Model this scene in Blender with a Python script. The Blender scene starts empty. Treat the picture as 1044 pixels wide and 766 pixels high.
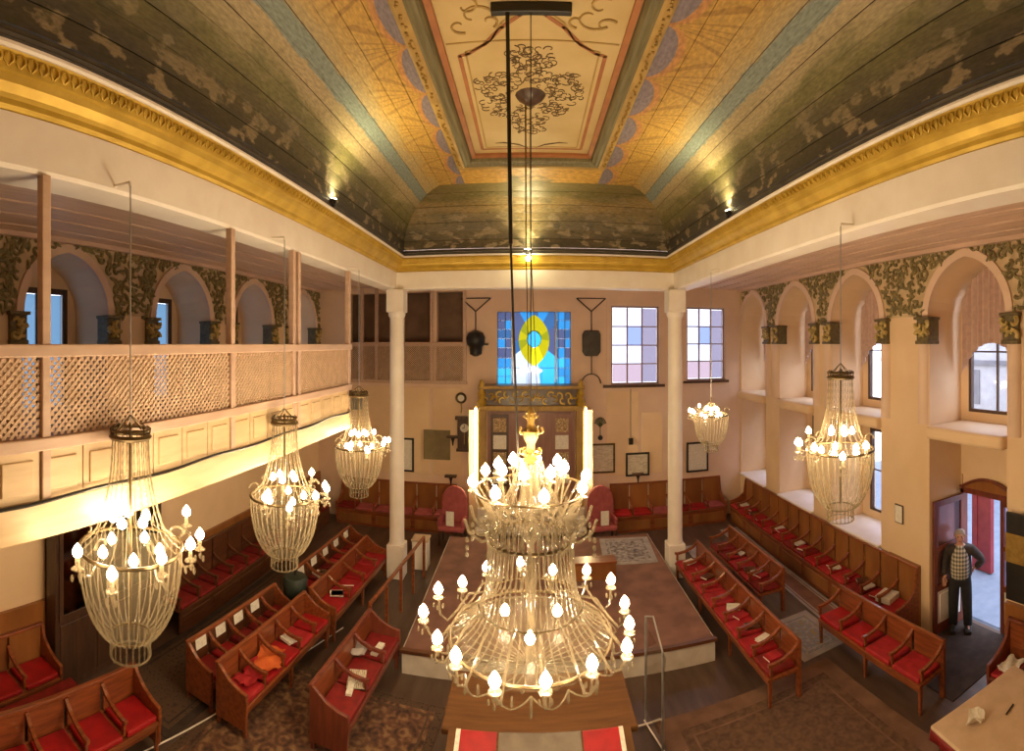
import bpy, bmesh, math, random
from math import sin, cos, tan, pi, atan2, sqrt, radians as R
from mathutils import Vector, Matrix
random.seed(7)
sc = bpy.context.scene
COL = sc.collection

# ------------------------------------------------------------------ camera
EYE = 5.0
FPX, CX, CY, IW, IH = 500.0, 540.0, 351.0, 1044.0, 766.0      # cylindrical wide-angle lens of the photograph
cam = bpy.data.cameras.new('camera'); camo = bpy.data.objects.new('camera', cam); COL.objects.link(camo)
camo.location = (0, 0, EYE); camo.rotation_euler = (pi/2, 0, 0); sc.camera = camo
cam.type = 'PANO'; cam.panorama_type = 'CENTRAL_CYLINDRICAL'; cam.central_cylindrical_radius = 1.0
cam.central_cylindrical_range_u_min = -CX/FPX; cam.central_cylindrical_range_u_max = (IW-CX)/FPX
cam.central_cylindrical_range_v_min = -(IH-CY)/FPX; cam.central_cylindrical_range_v_max = CY/FPX
cam.clip_start = 0.05; cam.clip_end = 200

# ------------------------------------------------------------------ world, exposure
w = bpy.data.worlds.new('daylight'); sc.world = w; w.use_nodes = True
w.node_tree.nodes['Background'].inputs[0].default_value = (0.82, 0.86, 1.0, 1)
w.node_tree.nodes['Background'].inputs[1].default_value = 3.0
sc.view_settings.view_transform = 'Standard'; sc.view_settings.look = 'None'
sc.view_settings.exposure = 0.95; sc.view_settings.gamma = 1.0; sc.view_settings.use_curve_mapping = False
BULB_STRENGTH = 112.0
BULB_COLOR = (1.0, 0.75, 0.43)
FLOOD_POWER = 75.0
try:
    sc.cycles.use_denoising = True
    sc.cycles.sample_clamp_indirect = 4.0
    sc.cycles.max_bounces = 8; sc.cycles.transparent_max_bounces = 24
except Exception: pass

# ------------------------------------------------------------------ helpers
def at_floor(px, py, z=0.0):
    th = (px-CX)/FPX; t = (CY-py)/FPX; s = (z-EYE)/t
    return Vector((s*sin(th), s*cos(th), z))
def at_x(px, py, X):
    th = (px-CX)/FPX; s = X/sin(th)
    return Vector((X, s*cos(th), EYE+s*(CY-py)/FPX))
def at_y(px, py, Y):
    th = (px-CX)/FPX; s = Y/cos(th)
    return Vector((s*sin(th), Y, EYE+s*(CY-py)/FPX))

class MB:
    def __init__(s): s.v = []; s.f = []; s.uv = {}; s.m = Matrix()
    def add(s, vs, fs):
        o = len(s.v); s.v += [tuple(s.m @ Vector(v)) for v in vs]; s.f += [tuple(i+o for i in f) for f in fs]; return s
    def box(s, x0, x1, y0, y1, z0, z1):
        return s.add([(x0,y0,z0),(x1,y0,z0),(x1,y1,z0),(x0,y1,z0),(x0,y0,z1),(x1,y0,z1),(x1,y1,z1),(x0,y1,z1)],
                     [(0,3,2,1),(4,5,6,7),(0,1,5,4),(1,2,6,5),(2,3,7,6),(3,0,4,7)])
    def bar(s, a, b, w, h, up=(0,0,1)):
        a = Vector(a); b = Vector(b); d = (b-a).normalized(); up = Vector(up)
        if abs(d.dot(up)) > .99: up = Vector((1,0,0))
        x = d.cross(up).normalized()*w/2; y = x.cross(d).normalized()*h/2
        vs = [a-x-y, a+x-y, a+x+y, a-x+y, b-x-y, b+x-y, b+x+y, b-x+y]
        return s.add(vs, [(0,3,2,1),(4,5,6,7),(0,1,5,4),(1,2,6,5),(2,3,7,6),(3,0,4,7)])
    def tube(s, pts, r, n=6, closed=False, flat=None):
        pts = [Vector(p) for p in pts]; N = len(pts); vs = []; fs = []
        prev = None
        for i, p in enumerate(pts):
            if closed: d = pts[(i+1)%N]-pts[i-1]
            else: d = pts[min(i+1,N-1)]-pts[max(i-1,0)]
            d.normalize()
            if prev is None:
                a = Vector((0,0,1)) if abs(d.z) < .9 else Vector((1,0,0))
                x = d.cross(a).normalized()
            else:
                x = (prev-d*prev.dot(d))
                x = x.normalized() if x.length > 1e-6 else d.orthogonal().normalized()
            prev = x; y = d.cross(x); rr = r[i] if isinstance(r, (list,tuple)) else r
            for k in range(n):
                t = 2*pi*k/n; vs.append(p+x*rr*cos(t)+y*rr*sin(t))
        for i in range(N if closed else N-1):
            j = (i+1)%N
            for k in range(n):
                l = (k+1)%n; fs.append((i*n+k, i*n+l, j*n+l, j*n+k))
        if not closed:
            fs.append(tuple(range(n-1,-1,-1))); fs.append(tuple((N-1)*n+k for k in range(n)))
        return s.add(vs, fs)
    def lathe(s, prof, n=16, c=(0,0,0)):
        vs = []; fs = []; m = len(prof)
        for k in range(n):
            t = 2*pi*k/n
            for (r, z) in prof: vs.append((c[0]+r*cos(t), c[1]+r*sin(t), c[2]+z))
        for k in range(n):
            l = (k+1)%n
            for i in range(m-1): fs.append((k*m+i, l*m+i, l*m+i+1, k*m+i+1))
        if prof[0][0] > 1e-4: fs.append(tuple(k*m for k in range(n-1,-1,-1)))
        if prof[-1][0] > 1e-4: fs.append(tuple(k*m+m-1 for k in range(n)))
        return s.add(vs, fs)
    def ball(s, c, r, nu=8, nv=5, sz=1.0):
        return s.lathe([(max(r*sin(pi*i/nv), 1e-5), -r*sz*cos(pi*i/nv)) for i in range(nv+1)], nu, c)
    def prism(s, poly, axis, a, b):                      # polygon extruded along an axis
        def P(p, t):
            return {'x': (t,p[0],p[1]), 'y': (p[0],t,p[1]), 'z': (p[0],p[1],t)}[axis]
        n = len(poly); vs = [P(p,a) for p in poly]+[P(p,b) for p in poly]
        fs = [tuple(range(n-1,-1,-1)), tuple(range(n,2*n))]+[(i,(i+1)%n,(i+1)%n+n,i+n) for i in range(n)]
        return s.add(vs, fs)
    def build(s, name, mat, parent=None, smooth=False, bev=0, seg=2):
        me = bpy.data.meshes.new(name); me.from_pydata(s.v, [], s.f)
        bm = bmesh.new(); bm.from_mesh(me)
        bmesh.ops.remove_doubles(bm, verts=bm.verts, dist=1e-6)
        bmesh.ops.recalc_face_normals(bm, faces=bm.faces); bm.to_mesh(me); bm.free()
        me.materials.append(MAT[mat] if isinstance(mat, str) else mat)
        if smooth:
            me.polygons.foreach_set('use_smooth', [True]*len(me.polygons)); me.set_sharp_from_angle(angle=R(40))
        o = bpy.data.objects.new(name, me); COL.objects.link(o)
        if parent: o.parent = parent
        if bev:
            m = o.modifiers.new('bevel', 'BEVEL'); m.width = bev; m.segments = seg; m.limit_method = 'ANGLE'
        return o

def tag(o, label=None, cat=None, group=None, kind=None):
    if label: o['label'] = label
    if cat: o['category'] = cat
    if group: o['group'] = group
    if kind: o['kind'] = kind
    return o
def thing(name, label, cat, loc=(0,0,0), rz=0, group=None):
    o = bpy.data.objects.new(name, None); COL.objects.link(o); o.empty_display_size = .1
    o.location = loc; o.rotation_euler = (0,0,rz)
    return tag(o, label, cat, group)
def structure(name, loc=(0,0,0), rz=0):
    o = bpy.data.objects.new(name, None); COL.objects.link(o); o.empty_display_size = .1
    o.location = loc; o.rotation_euler = (0,0,rz); o['kind'] = 'structure'; return o
def dup(root, loc=None, rz=None, scale=None, label=None, group=None, parent=None):
    c = root.copy(); COL.objects.link(c)
    if parent is not None: c.parent = parent
    if loc is not None: c.location = loc
    if rz is not None: c.rotation_euler = (0,0,rz)
    if scale is not None: c.scale = (scale if hasattr(scale,'__len__') else (scale,)*3)
    if label: c['label'] = label
    if group: c['group'] = group
    for ch in list(root.children): dup(ch, parent=c)
    return c
def copy_part(o, parent, loc, rz=0):
    c = o.copy(); COL.objects.link(c); c.parent = parent; c.location = loc; c.rotation_euler = (0,0,rz); return c

# ------------------------------------------------------------------ materials
MAT = {}
def nodes(name):
    m = bpy.data.materials.new(name); m.use_nodes = True; nt = m.node_tree; nt.nodes.clear(); MAT[name] = m
    out = nt.nodes.new('ShaderNodeOutputMaterial'); return m, nt, out
def ramp(nt, stops, interp='LINEAR'):
    r = nt.nodes.new('ShaderNodeValToRGB'); cr = r.color_ramp; cr.interpolation = interp
    while len(cr.elements) < len(stops): cr.elements.new(0.5)
    for e, (p, c) in zip(cr.elements, stops): e.position = p; e.color = tuple(c)+(1,)
    return r
def mathn(nt, op, a=None, b=None, c=None, clamp=False):
    n = nt.nodes.new('ShaderNodeMath'); n.operation = op; n.use_clamp = clamp
    for i, v in enumerate((a,b,c)):
        if v is None: continue
        if isinstance(v, (int,float)): n.inputs[i].default_value = v
        else: nt.links.new(v, n.inputs[i])
    return n.outputs[0]
def mixc(nt, fac, a, b, blend='MIX'):
    n = nt.nodes.new('ShaderNodeMix'); n.data_type = 'RGBA'; n.blend_type = blend
    for i, v in ((0,fac),(6,a),(7,b)):
        if isinstance(v, (int,float)): n.inputs[i].default_value = v
        elif isinstance(v, tuple): n.inputs[i].default_value = v+(1,)
        else: nt.links.new(v, n.inputs[i])
    return n.outputs[2]
def simple(name, c1, c2=None, rough=.55, scale=6, detail=5, bump=0.0, metal=0, stretch=(1,1,1), lo=.35, hi=.65, coat=0, spec=.5, coord='Object'):
    m, nt, out = nodes(name); b = nt.nodes.new('ShaderNodeBsdfPrincipled'); nt.links.new(b.outputs[0], out.inputs[0])
    b.inputs['Roughness'].default_value = rough; b.inputs['Metallic'].default_value = metal
    b.inputs['Specular IOR Level'].default_value = spec; b.inputs['Coat Weight'].default_value = coat; b.inputs['Coat Roughness'].default_value = .15
    if c2 is None: c2 = tuple(x*.8 for x in c1)
    tc = nt.nodes.new('ShaderNodeTexCoord'); mp = nt.nodes.new('ShaderNodeMapping'); mp.inputs['Scale'].default_value = stretch
    nt.links.new(tc.outputs[coord], mp.inputs[0])
    nz = nt.nodes.new('ShaderNodeTexNoise'); nz.inputs['Scale'].default_value = scale; nz.inputs['Detail'].default_value = detail
    nt.links.new(mp.outputs[0], nz.inputs[0])
    r = ramp(nt, [(lo, c1), (hi, c2)]); nt.links.new(nz.outputs[0], r.inputs[0]); nt.links.new(r.outputs[0], b.inputs['Base Color'])
    if bump:
        bp = nt.nodes.new('ShaderNodeBump'); bp.inputs['Strength'].default_value = bump; bp.inputs['Distance'].default_value = .02
        nt.links.new(nz.outputs[0], bp.inputs['Height']); nt.links.new(bp.outputs[0], b.inputs['Normal'])
    return m
def emit(name, col, strength):
    m, nt, out = nodes(name); e = nt.nodes.new('ShaderNodeEmission'); e.inputs[0].default_value = tuple(col)+(1,); e.inputs[1].default_value = strength
    nt.links.new(e.outputs[0], out.inputs[0]); return m
def glass(name, col, gloss=.08, rough=.05, trans=0.0):
    m, nt, out = nodes(name); t = nt.nodes.new('ShaderNodeBsdfTransparent'); t.inputs[0].default_value = tuple(col)+(1,)
    g = nt.nodes.new('ShaderNodeBsdfGlossy'); g.inputs['Roughness'].default_value = rough
    mx = nt.nodes.new('ShaderNodeMixShader'); mx.inputs[0].default_value = gloss
    nt.links.new(t.outputs[0], mx.inputs[1]); nt.links.new(g.outputs[0], mx.inputs[2]); last = mx
    if trans:
        tl = nt.nodes.new('ShaderNodeBsdfTranslucent'); tl.inputs[0].default_value = tuple(col)+(1,)
        m2 = nt.nodes.new('ShaderNodeMixShader'); m2.inputs[0].default_value = trans
        nt.links.new(mx.outputs[0], m2.inputs[1]); nt.links.new(tl.outputs[0], m2.inputs[2]); last = m2
    nt.links.new(last.outputs[0], out.inputs[0]); return m
def crystal(name, col, alpha, rough=.12):
    m, nt, out = nodes(name); t = nt.nodes.new('ShaderNodeBsdfTransparent')
    b = nt.nodes.new('ShaderNodeBsdfPrincipled'); b.inputs['Base Color'].default_value = tuple(col)+(1,); b.inputs['Roughness'].default_value = rough
    b.inputs['Specular IOR Level'].default_value = .9
    tl = nt.nodes.new('ShaderNodeBsdfTranslucent'); tl.inputs[0].default_value = tuple(col)+(1,)
    m1 = nt.nodes.new('ShaderNodeMixShader'); m1.inputs[0].default_value = .45
    nt.links.new(b.outputs[0], m1.inputs[1]); nt.links.new(tl.outputs[0], m1.inputs[2])
    m2 = nt.nodes.new('ShaderNodeMixShader'); m2.inputs[0].default_value = alpha
    nt.links.new(t.outputs[0], m2.inputs[1]); nt.links.new(m1.outputs[0], m2.inputs[2]); nt.links.new(m2.outputs[0], out.inputs[0]); return m

simple('wall', (.81,.60,.39), (.75,.54,.33), .6, 1.3, 6, .04)
simple('wall_pink', (.78,.58,.44), (.72,.52,.39), .6, 1.5, 6, .04)
simple('white_paint', (.86,.80,.74), (.80,.73,.66), .45, 3, 5, .05)
simple('cream_wood', (.66,.49,.29), (.58,.41,.23), .4, 2.5, 5, .05, stretch=(6,1,6))
simple('pink_board', (.74,.53,.42), (.62,.43,.33), .5, 2.2, 6, .08, stretch=(8,.6,8))
simple('gallery_wood', (.60,.42,.32), (.52,.35,.26), .45, 2.5, 5, .05, stretch=(6,1,6))
simple('window_bar', (.36,.27,.27), (.30,.22,.22), .5, 8)
simple('lattice', (.66,.46,.32), (.54,.37,.25), .6, 9)
simple('wainscot', (.33,.13,.035), (.22,.08,.022), .35, 3, 6, .05, stretch=(1,1,.25), coat=.2)
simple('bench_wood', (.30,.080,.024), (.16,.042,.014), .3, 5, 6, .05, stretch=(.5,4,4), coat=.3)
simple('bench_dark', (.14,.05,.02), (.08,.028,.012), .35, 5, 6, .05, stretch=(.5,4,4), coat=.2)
simple('red', (.42,.007,.012), (.30,.005,.009), .55, 6, 4, .15)
simple('red_b', (.45,.02,.03), (.32,.009,.015), .6, 8, 4, .15)
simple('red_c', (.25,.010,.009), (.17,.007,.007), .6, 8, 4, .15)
simple('orange_cloth', (.72,.16,.03), (.6,.11,.02), .7, 8, 4, .2)
simple('dusty_red', (.42,.10,.10), (.34,.07,.075), .7, 8, 4, .15)
simple('paper', (.85,.82,.74), (.70,.66,.58), .7, 30, 3)
simple('floor_wood', (.11,.065,.045), (.065,.038,.027), .4, 2.2, 7, .06, stretch=(3,.5,1), coat=.1)
simple('carpet_brown', (.20,.105,.065), (.13,.065,.04), .85, 3.0, 8, .25)
simple('carpet_dark', (.055,.035,.028), (.032,.02,.016), .9, 5, 8, .25)
simple('carpet_maroon', (.25,.12,.09), (.17,.08,.06), .85, 3.0, 8, .2)
simple('carpet_grey', (.42,.38,.37), (.30,.27,.27), .85, 4.0, 8, .2)
simple('stone', (.62,.56,.50), (.52,.46,.40), .5, 5, 6, .05)
simple('gold', (.60,.40,.06), (.47,.30,.035), .42, 4, 5, .1, metal=.35)
simple('gold_dark', (.40,.25,.06), (.28,.17,.04), .45, 10, 5, .2, metal=.3)
simple('ochre', (.48,.31,.09), (.34,.21,.06), .5, 3, 6, .08)
simple('scotia', (.085,.072,.055), (.055,.045,.035), .6, 5, 6, .1)
simple('frame_green', (.21,.18,.09), (.14,.12,.06), .5, 4, 6, .1, stretch=(6,.5,6))
simple('terracotta', (.42,.17,.06), (.35,.13,.05), .6, 5, 5)
simple('panel_cream', (.62,.47,.23), (.54,.39,.17), .6, 1.6, 6, .03)
simple('paint_brown', (.17,.10,.04), (.10,.06,.025), .6, 9)
simple('paint_leaf', (.46,.31,.10), (.34,.22,.07), .6, 9)
simple('frieze_ground', (.64,.49,.30), (.54,.40,.23), .6, 6, 5, .1)
simple('frieze_relief', (.30,.24,.10), (.14,.115,.045), .5, 12, 5, .15)
simple('capital_gold', (.60,.44,.15), (.34,.26,.09), .45, 14, 5, .2, metal=.2)
simple('capital_dark', (.17,.13,.05), (.10,.075,.03), .5, 14)
simple('dark_wood', (.085,.04,.022), (.05,.024,.014), .4, 4, 6, .05, stretch=(4,4,.6), coat=.2)
simple('mahogany', (.22,.055,.03), (.14,.035,.02), .35, 4, 6, .05, stretch=(4,4,.6), coat=.25)
simple('ark_wood', (.30,.15,.11), (.24,.11,.085), .4, 3, 6, .05, stretch=(4,4,.6), coat=.2)
simple('recess_brown', (.20,.115,.07), (.15,.085,.05), .6, 3, 6, .05)
simple('black', (.018,.015,.013), (.012,.01,.009), .45, 6)
simple('iron', (.06,.052,.045), (.04,.034,.03), .45, 6, metal=.5)
simple('bronze', (.16,.11,.05), (.10,.065,.03), .4, 8, metal=.7)
simple('grey_metal', (.45,.44,.43), (.36,.35,.34), .35, 8, metal=.6)
simple('desk_brown', (.15,.065,.02), (.10,.04,.013), .6, 4, 6, .05, stretch=(.5,4,4), spec=.25)
simple('desk_plate', (.20,.16,.13), (.15,.12,.10), .25, 5)
simple('olive_board', (.24,.19,.095), (.20,.155,.075), .7, 5)
simple('curtain', (.62,.44,.38), (.52,.36,.31), .8, 10)
simple('bluegrey_wall', (.30,.28,.32), (.26,.24,.28), .7, 3)
simple('green_dark', (.03,.045,.035), (.02,.03,.025), .5, 6)
simple('skin', (.62,.33,.23), (.56,.28,.19), .5, 10)
simple('hair_grey', (.40,.34,.30), (.32,.27,.24), .7, 30)
simple('trousers', (.022,.022,.026), (.015,.015,.018), .8, 14)
simple('jacket', (.055,.04,.035), (.035,.026,.024), .8, 14)
simple('cloth_cream', (.62,.46,.32), (.54,.39,.26), .75, 5, 5, .1)
simple('facade', (.42,.42,.44), (.34,.34,.36), .8, 3)
simple('facade_dark', (.16,.16,.18), (.12,.12,.14), .6, 3)
simple('pavement', (.17,.21,.30), (.13,.17,.25), .7, 4)
simple('street_red', (.26,.03,.04), (.2,.02,.03), .5, 6)
simple('shrub_green', (.08,.10,.04), (.05,.07,.025), .7, 20)
emit('bulb', BULB_COLOR, BULB_STRENGTH)
emit('bulb_small', BULB_COLOR, BULB_STRENGTH*.42)
emit('tube_lamp', (1.0, .78, .40), 40.0)
emit('flood_lens', (1.0, .86, .45), 60.0)
glass('clear_glass', (.93,.94,.96), .06)
glass('lilac_glass', (.82,.74,.82), .06)
glass('far_white', (.52,.52,.55), .05)
glass('far_pink', (.43,.37,.39), .05)
glass('far_blue', (.33,.37,.49), .05)
glass('far_grey', (.33,.31,.35), .05)
glass('frost_blue', (.22,.30,.36), .10, .2, .35)
glass('screen_glass', (.90,.88,.86), .10)
glass('sg_blue', (.11,.31,.46), .05, trans=.3)
glass('sg_deep', (.12,.21,.31), .05, trans=.3)
glass('sg_cyan', (.13,.42,.56), .05, trans=.3)
glass('sg_white', (.47,.51,.55), .05, trans=.3)
glass('sg_yellow', (.41,.38,.05), .05, trans=.3)
glass('sg_olive', (.32,.32,.06), .05, trans=.3)
glass('sg_purple', (.17,.19,.26), .05, trans=.3)
glass('sg_bright', (.53,.50,.06), .05, trans=.3)
glass('mirror_dark', (.10,.07,.05), .35, .08)
crystal('crystal', (.40,.33,.22), .50)
crystal('crystal_big', (.21,.165,.105), .62)
crystal('crystal_soft', (.40,.33,.22), .10, .2)

def shirt_mat():
    m, nt, out = nodes('plaid'); b = nt.nodes.new('ShaderNodeBsdfPrincipled'); nt.links.new(b.outputs[0], out.inputs[0]); b.inputs['Roughness'].default_value = .8
    tc = nt.nodes.new('ShaderNodeTexCoord'); mp = nt.nodes.new('ShaderNodeMapping'); nt.links.new(tc.outputs['Object'], mp.inputs[0])
    w1 = nt.nodes.new('ShaderNodeTexWave'); w1.bands_direction = 'X'; w1.inputs['Scale'].default_value = 6
    w2 = nt.nodes.new('ShaderNodeTexWave'); w2.bands_direction = 'Z'; w2.inputs['Scale'].default_value = 5
    for q in (w1, w2): nt.links.new(mp.outputs[0], q.inputs[0])
    f = mathn(nt, 'ADD', mathn(nt, 'MULTIPLY', w1.outputs[1], .5), mathn(nt, 'MULTIPLY', w2.outputs[1], .5))
    r = ramp(nt, [(.2,(.10,.09,.08)),(.5,(.32,.29,.24)),(.8,(.62,.58,.48))]); nt.links.new(f, r.inputs[0]); nt.links.new(r.outputs[0], b.inputs['Base Color'])
shirt_mat()

def cove_mat(name, end=False):
    """Painted boards: colour by the painted height (v) with ragged landscape edges, draped scallops at the top."""
    m, nt, out = nodes(name); b = nt.nodes.new('ShaderNodeBsdfPrincipled'); nt.links.new(b.outputs[0], out.inputs[0]); b.inputs['Roughness'].default_value = .5
    uvn = nt.nodes.new('ShaderNodeUVMap'); uvn.uv_map = 'paint'; sep = nt.nodes.new('ShaderNodeSeparateXYZ'); nt.links.new(uvn.outputs[0], sep.inputs[0])
    u, v = sep.outputs[0], sep.outputs[1]
    def noise(sx, sy, scale, detail=6):
        mp = nt.nodes.new('ShaderNodeMapping'); mp.inputs['Scale'].default_value = (sx, sy, 1); nt.links.new(uvn.outputs[0], mp.inputs[0])
        n = nt.nodes.new('ShaderNodeTexNoise'); n.inputs['Scale'].default_value = scale; n.inputs['Detail'].default_value = detail; nt.links.new(mp.outputs[0], n.inputs[0]); return n.outputs[0]
    n1 = noise(1, 6, 1.0); n2 = noise(2, 7, 1.5)
    vv = mathn(nt, 'ADD', v, mathn(nt, 'MULTIPLY', mathn(nt, 'SUBTRACT', n1, .5), .34 if not end else .5))
    if not end:
        r = ramp(nt, [(.0,(.05,.042,.034)),(.10,(.075,.062,.04)),(.20,(.115,.095,.042)),(.33,(.17,.15,.05)),(.40,(.36,.29,.15)),(.52,(.44,.34,.19)),(.66,(.46,.35,.17)),(.73,(.52,.35,.12)),(.80,(.56,.34,.08)),(1.0,(.54,.31,.065))])  # dark foot: partly painted tone, partly lack of light put into the colour
    else:
        r = ramp(nt, [(.0,(.06,.048,.03)),(.14,(.13,.10,.05)),(.30,(.18,.135,.055)),(.45,(.32,.22,.085)),(.58,(.17,.14,.05)),(.72,(.22,.165,.06)),(.84,(.19,.155,.055)),(.87,(.60,.33,.07)),(1.0,(.66,.38,.08))])
    nt.links.new(vv, r.inputs[0]); col = r.outputs[0]
    if not end:                                     # the blue-grey painted board row
        vb = mathn(nt, 'ADD', v, mathn(nt, 'MULTIPLY', mathn(nt, 'SUBTRACT', noise(2, 3, 3.0), .5), .05))
        bl = ramp(nt, [(.515,(0,0,0)),(.525,(1,1,1)),(.615,(1,1,1)),(.63,(0,0,0))]); nt.links.new(vb, bl.inputs[0])
        col = mixc(nt, mathn(nt, 'MULTIPLY', bl.outputs[0], .92), col, (.22,.28,.26))
    # ragged dark and pale blotches of the painted landscape, only low down
    low = mathn(nt, 'SUBTRACT', 1.0, mathn(nt, 'MULTIPLY', v, 2.4 if not end else 1.3), clamp=True)
    blot = ramp(nt, [(.54,(0,0,0)),(.58,(1,1,1))]); nt.links.new(n2, blot.inputs[0])
    col = mixc(nt, mathn(nt, 'MULTIPLY', blot.outputs[0], mathn(nt, 'MULTIPLY', low, .8)), col, (.36,.28,.17))
    blot2 = ramp(nt, [(.36,(1,1,1)),(.42,(0,0,0))]); nt.links.new(noise(2, 7, 2.2), blot2.inputs[0])
    col = mixc(nt, mathn(nt, 'MULTIPLY', blot2.outputs[0], mathn(nt, 'MULTIPLY', low, .9)), col, (.05,.05,.025))
    if not end:
        # drapery: fans gathered at points a fixed distance apart, lilac half rounds between them
        P = .95
        s = mathn(nt, 'SUBTRACT', mathn(nt, 'FRACT', mathn(nt, 'DIVIDE', u, P)), .5)          # -.5 .. .5, 0 at the middle of a half round
        c = mathn(nt, 'SQRT', mathn(nt, 'SUBTRACT', 1.0, mathn(nt, 'POWER', mathn(nt, 'MULTIPLY', mathn(nt, 'ABSOLUTE', s), 2.1), 2.0), clamp=True))
        edge = mathn(nt, 'SUBTRACT', 1.0, mathn(nt, 'MULTIPLY', c, .065))
        lil = mathn(nt, 'GREATER_THAN', v, edge)
        g = mathn(nt, 'SUBTRACT', mathn(nt, 'FRACT', mathn(nt, 'ADD', mathn(nt, 'DIVIDE', u, P), .5)), .5)  # 0 at a gathering point
        ang = mathn(nt, 'ARCTAN2', g, mathn(nt, 'SUBTRACT', 1.02, v))
        rays = mathn(nt, 'SINE', mathn(nt, 'MULTIPLY', ang, 15.0))
        rr = ramp(nt, [(.55,(0,0,0)),(.8,(1,1,1))]); nt.links.new(rays, rr.inputs[0])
        top = ramp(nt, [(.70,(0,0,0)),(.80,(1,1,1))]); nt.links.new(vv, top.inputs[0])
        col = mixc(nt, mathn(nt, 'MULTIPLY', mathn(nt, 'MULTIPLY', rr.outputs[0], top.outputs[0]), .55), col, (.27,.13,.03))
        rim = mathn(nt, 'GREATER_THAN', v, mathn(nt, 'SUBTRACT', edge, .025))
        col = mixc(nt, mathn(nt, 'MULTIPLY', rim, .7), col, (.55,.24,.10))
        col = mixc(nt, lil, col, (.24,.20,.24))
    grime = noise(2, 14, 6.0, 8); gr = ramp(nt, [(.3,(.6,.6,.6)),(.7,(1.1,1.1,1.1))]); nt.links.new(grime, gr.inputs[0])
    col = mixc(nt, 1.0, col, gr.outputs[0], 'MULTIPLY')
    nt.links.new(col, b.inputs['Base Color'])
    bp = nt.nodes.new('ShaderNodeBump'); bp.inputs['Strength'].default_value = .1; nt.links.new(grime, bp.inputs['Height']); nt.links.new(bp.outputs[0], b.inputs['Normal'])
cove_mat('cove_side'); cove_mat('cove_end', True)

def rug_mat(name, a, b_, c, scale=5.0):
    m, nt, out = nodes(name); b = nt.nodes.new('ShaderNodeBsdfPrincipled'); nt.links.new(b.outputs[0], out.inputs[0]); b.inputs['Roughness'].default_value = .9
    tc = nt.nodes.new('ShaderNodeTexCoord'); vo = nt.nodes.new('ShaderNodeTexVoronoi'); vo.inputs['Scale'].default_value = scale; nt.links.new(tc.outputs['Object'], vo.inputs[0])
    nz = nt.nodes.new('ShaderNodeTexNoise'); nz.inputs['Scale'].default_value = scale*1.7; nz.inputs['Detail'].default_value = 6; nt.links.new(tc.outputs['Object'], nz.inputs[0])
    wv = mathn(nt, 'SINE', mathn(nt, 'MULTIPLY', vo.outputs['Distance'], 16.0))
    f = mathn(nt, 'ADD', mathn(nt, 'MULTIPLY', wv, .07), nz.outputs[0])
    r = ramp(nt, [(.32,a),(.5,b_),(.68,c)]); nt.links.new(f, r.inputs[0]); nt.links.new(r.outputs[0], b.inputs['Base Color'])
rug_mat('rug_beige', (.26,.15,.07), (.14,.06,.035), (.05,.026,.02), 5)
rug_mat('rug_grey', (.46,.42,.40), (.26,.23,.24), (.12,.10,.11), 5)
rug_mat('rug_blue', (.42,.36,.28), (.22,.24,.30), (.34,.25,.10), 6)
rug_mat('rug_dark', (.07,.045,.03), (.11,.06,.035), (.04,.025,.02), 11)
rug_mat('rug_brown', (.15,.08,.045), (.115,.06,.035), (.08,.04,.026), 6)
rug_mat('picture', (.75,.62,.40), (.42,.28,.14), (.20,.13,.08), 14)

def text_mat(name):                                  # lines of illegible print on a sheet
    m, nt, out = nodes(name); b = nt.nodes.new('ShaderNodeBsdfPrincipled'); nt.links.new(b.outputs[0], out.inputs[0]); b.inputs['Roughness'].default_value = .7
    tc = nt.nodes.new('ShaderNodeTexCoord'); br = nt.nodes.new('ShaderNodeTexBrick')
    mp = nt.nodes.new('ShaderNodeMapping'); mp.inputs['Rotation'].default_value = (pi/2,0,0); nt.links.new(tc.outputs['Object'], mp.inputs[0]); nt.links.new(mp.outputs[0], br.inputs[0])
    br.inputs['Color1'].default_value = (.32,.27,.20,1); br.inputs['Color2'].default_value = (.55,.48,.38,1); br.inputs['Mortar'].default_value = (.80,.72,.58,1)
    br.inputs['Scale'].default_value = 10; br.inputs['Mortar Size'].default_value = .035; br.inputs['Row Height'].default_value = .25; br.inputs['Brick Width'].default_value = .8
    nt.links.new(br.outputs[0], b.inputs['Base Color'])
text_mat('print')

# ================================================================== STRUCTURE
XL, XR, YC = -2.85, 3.10, 10.2          # beam planes and the cross beam
WX, YW, YB, CEIL = 6.1, 13.3, -3.0, 6.6
HWB, ZS, ZA = .80, 5.46, 6.40           # niche half width, springing, apex
RA = (HWB**2+(ZA-ZS)**2)/(2*HWB)

fl = MB().box(-WX-.3, 7.0, YB, YW, -.15, 0).build('floor', 'floor_wood'); tag(fl, kind='structure')

def arch_z(dy, off=0.0):
    """height of the pointed arch (or of the curve a fixed distance outside it) at distance dy from its centre line"""
    a = abs(dy); r = RA+off; cx = -(RA-HWB)                     # arc centre lies across the centre line
    x = a-cx
    return ZS+sqrt(max(r*r-x*x, 0)) if a <= HWB+off else ZS
def arch_pts(off=0.0, n=10):
    """left spring -> apex -> right spring, as (dy, z)"""
    r = RA+off; cx = RA-HWB; t1 = math.acos(cx/r)
    L = [(cx-r*cos(t1*i/n), ZS+r*sin(t1*i/n)) for i in range(n+1)]
    return L+[(-y, z) for (y, z) in reversed(L[:-1])]

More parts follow.
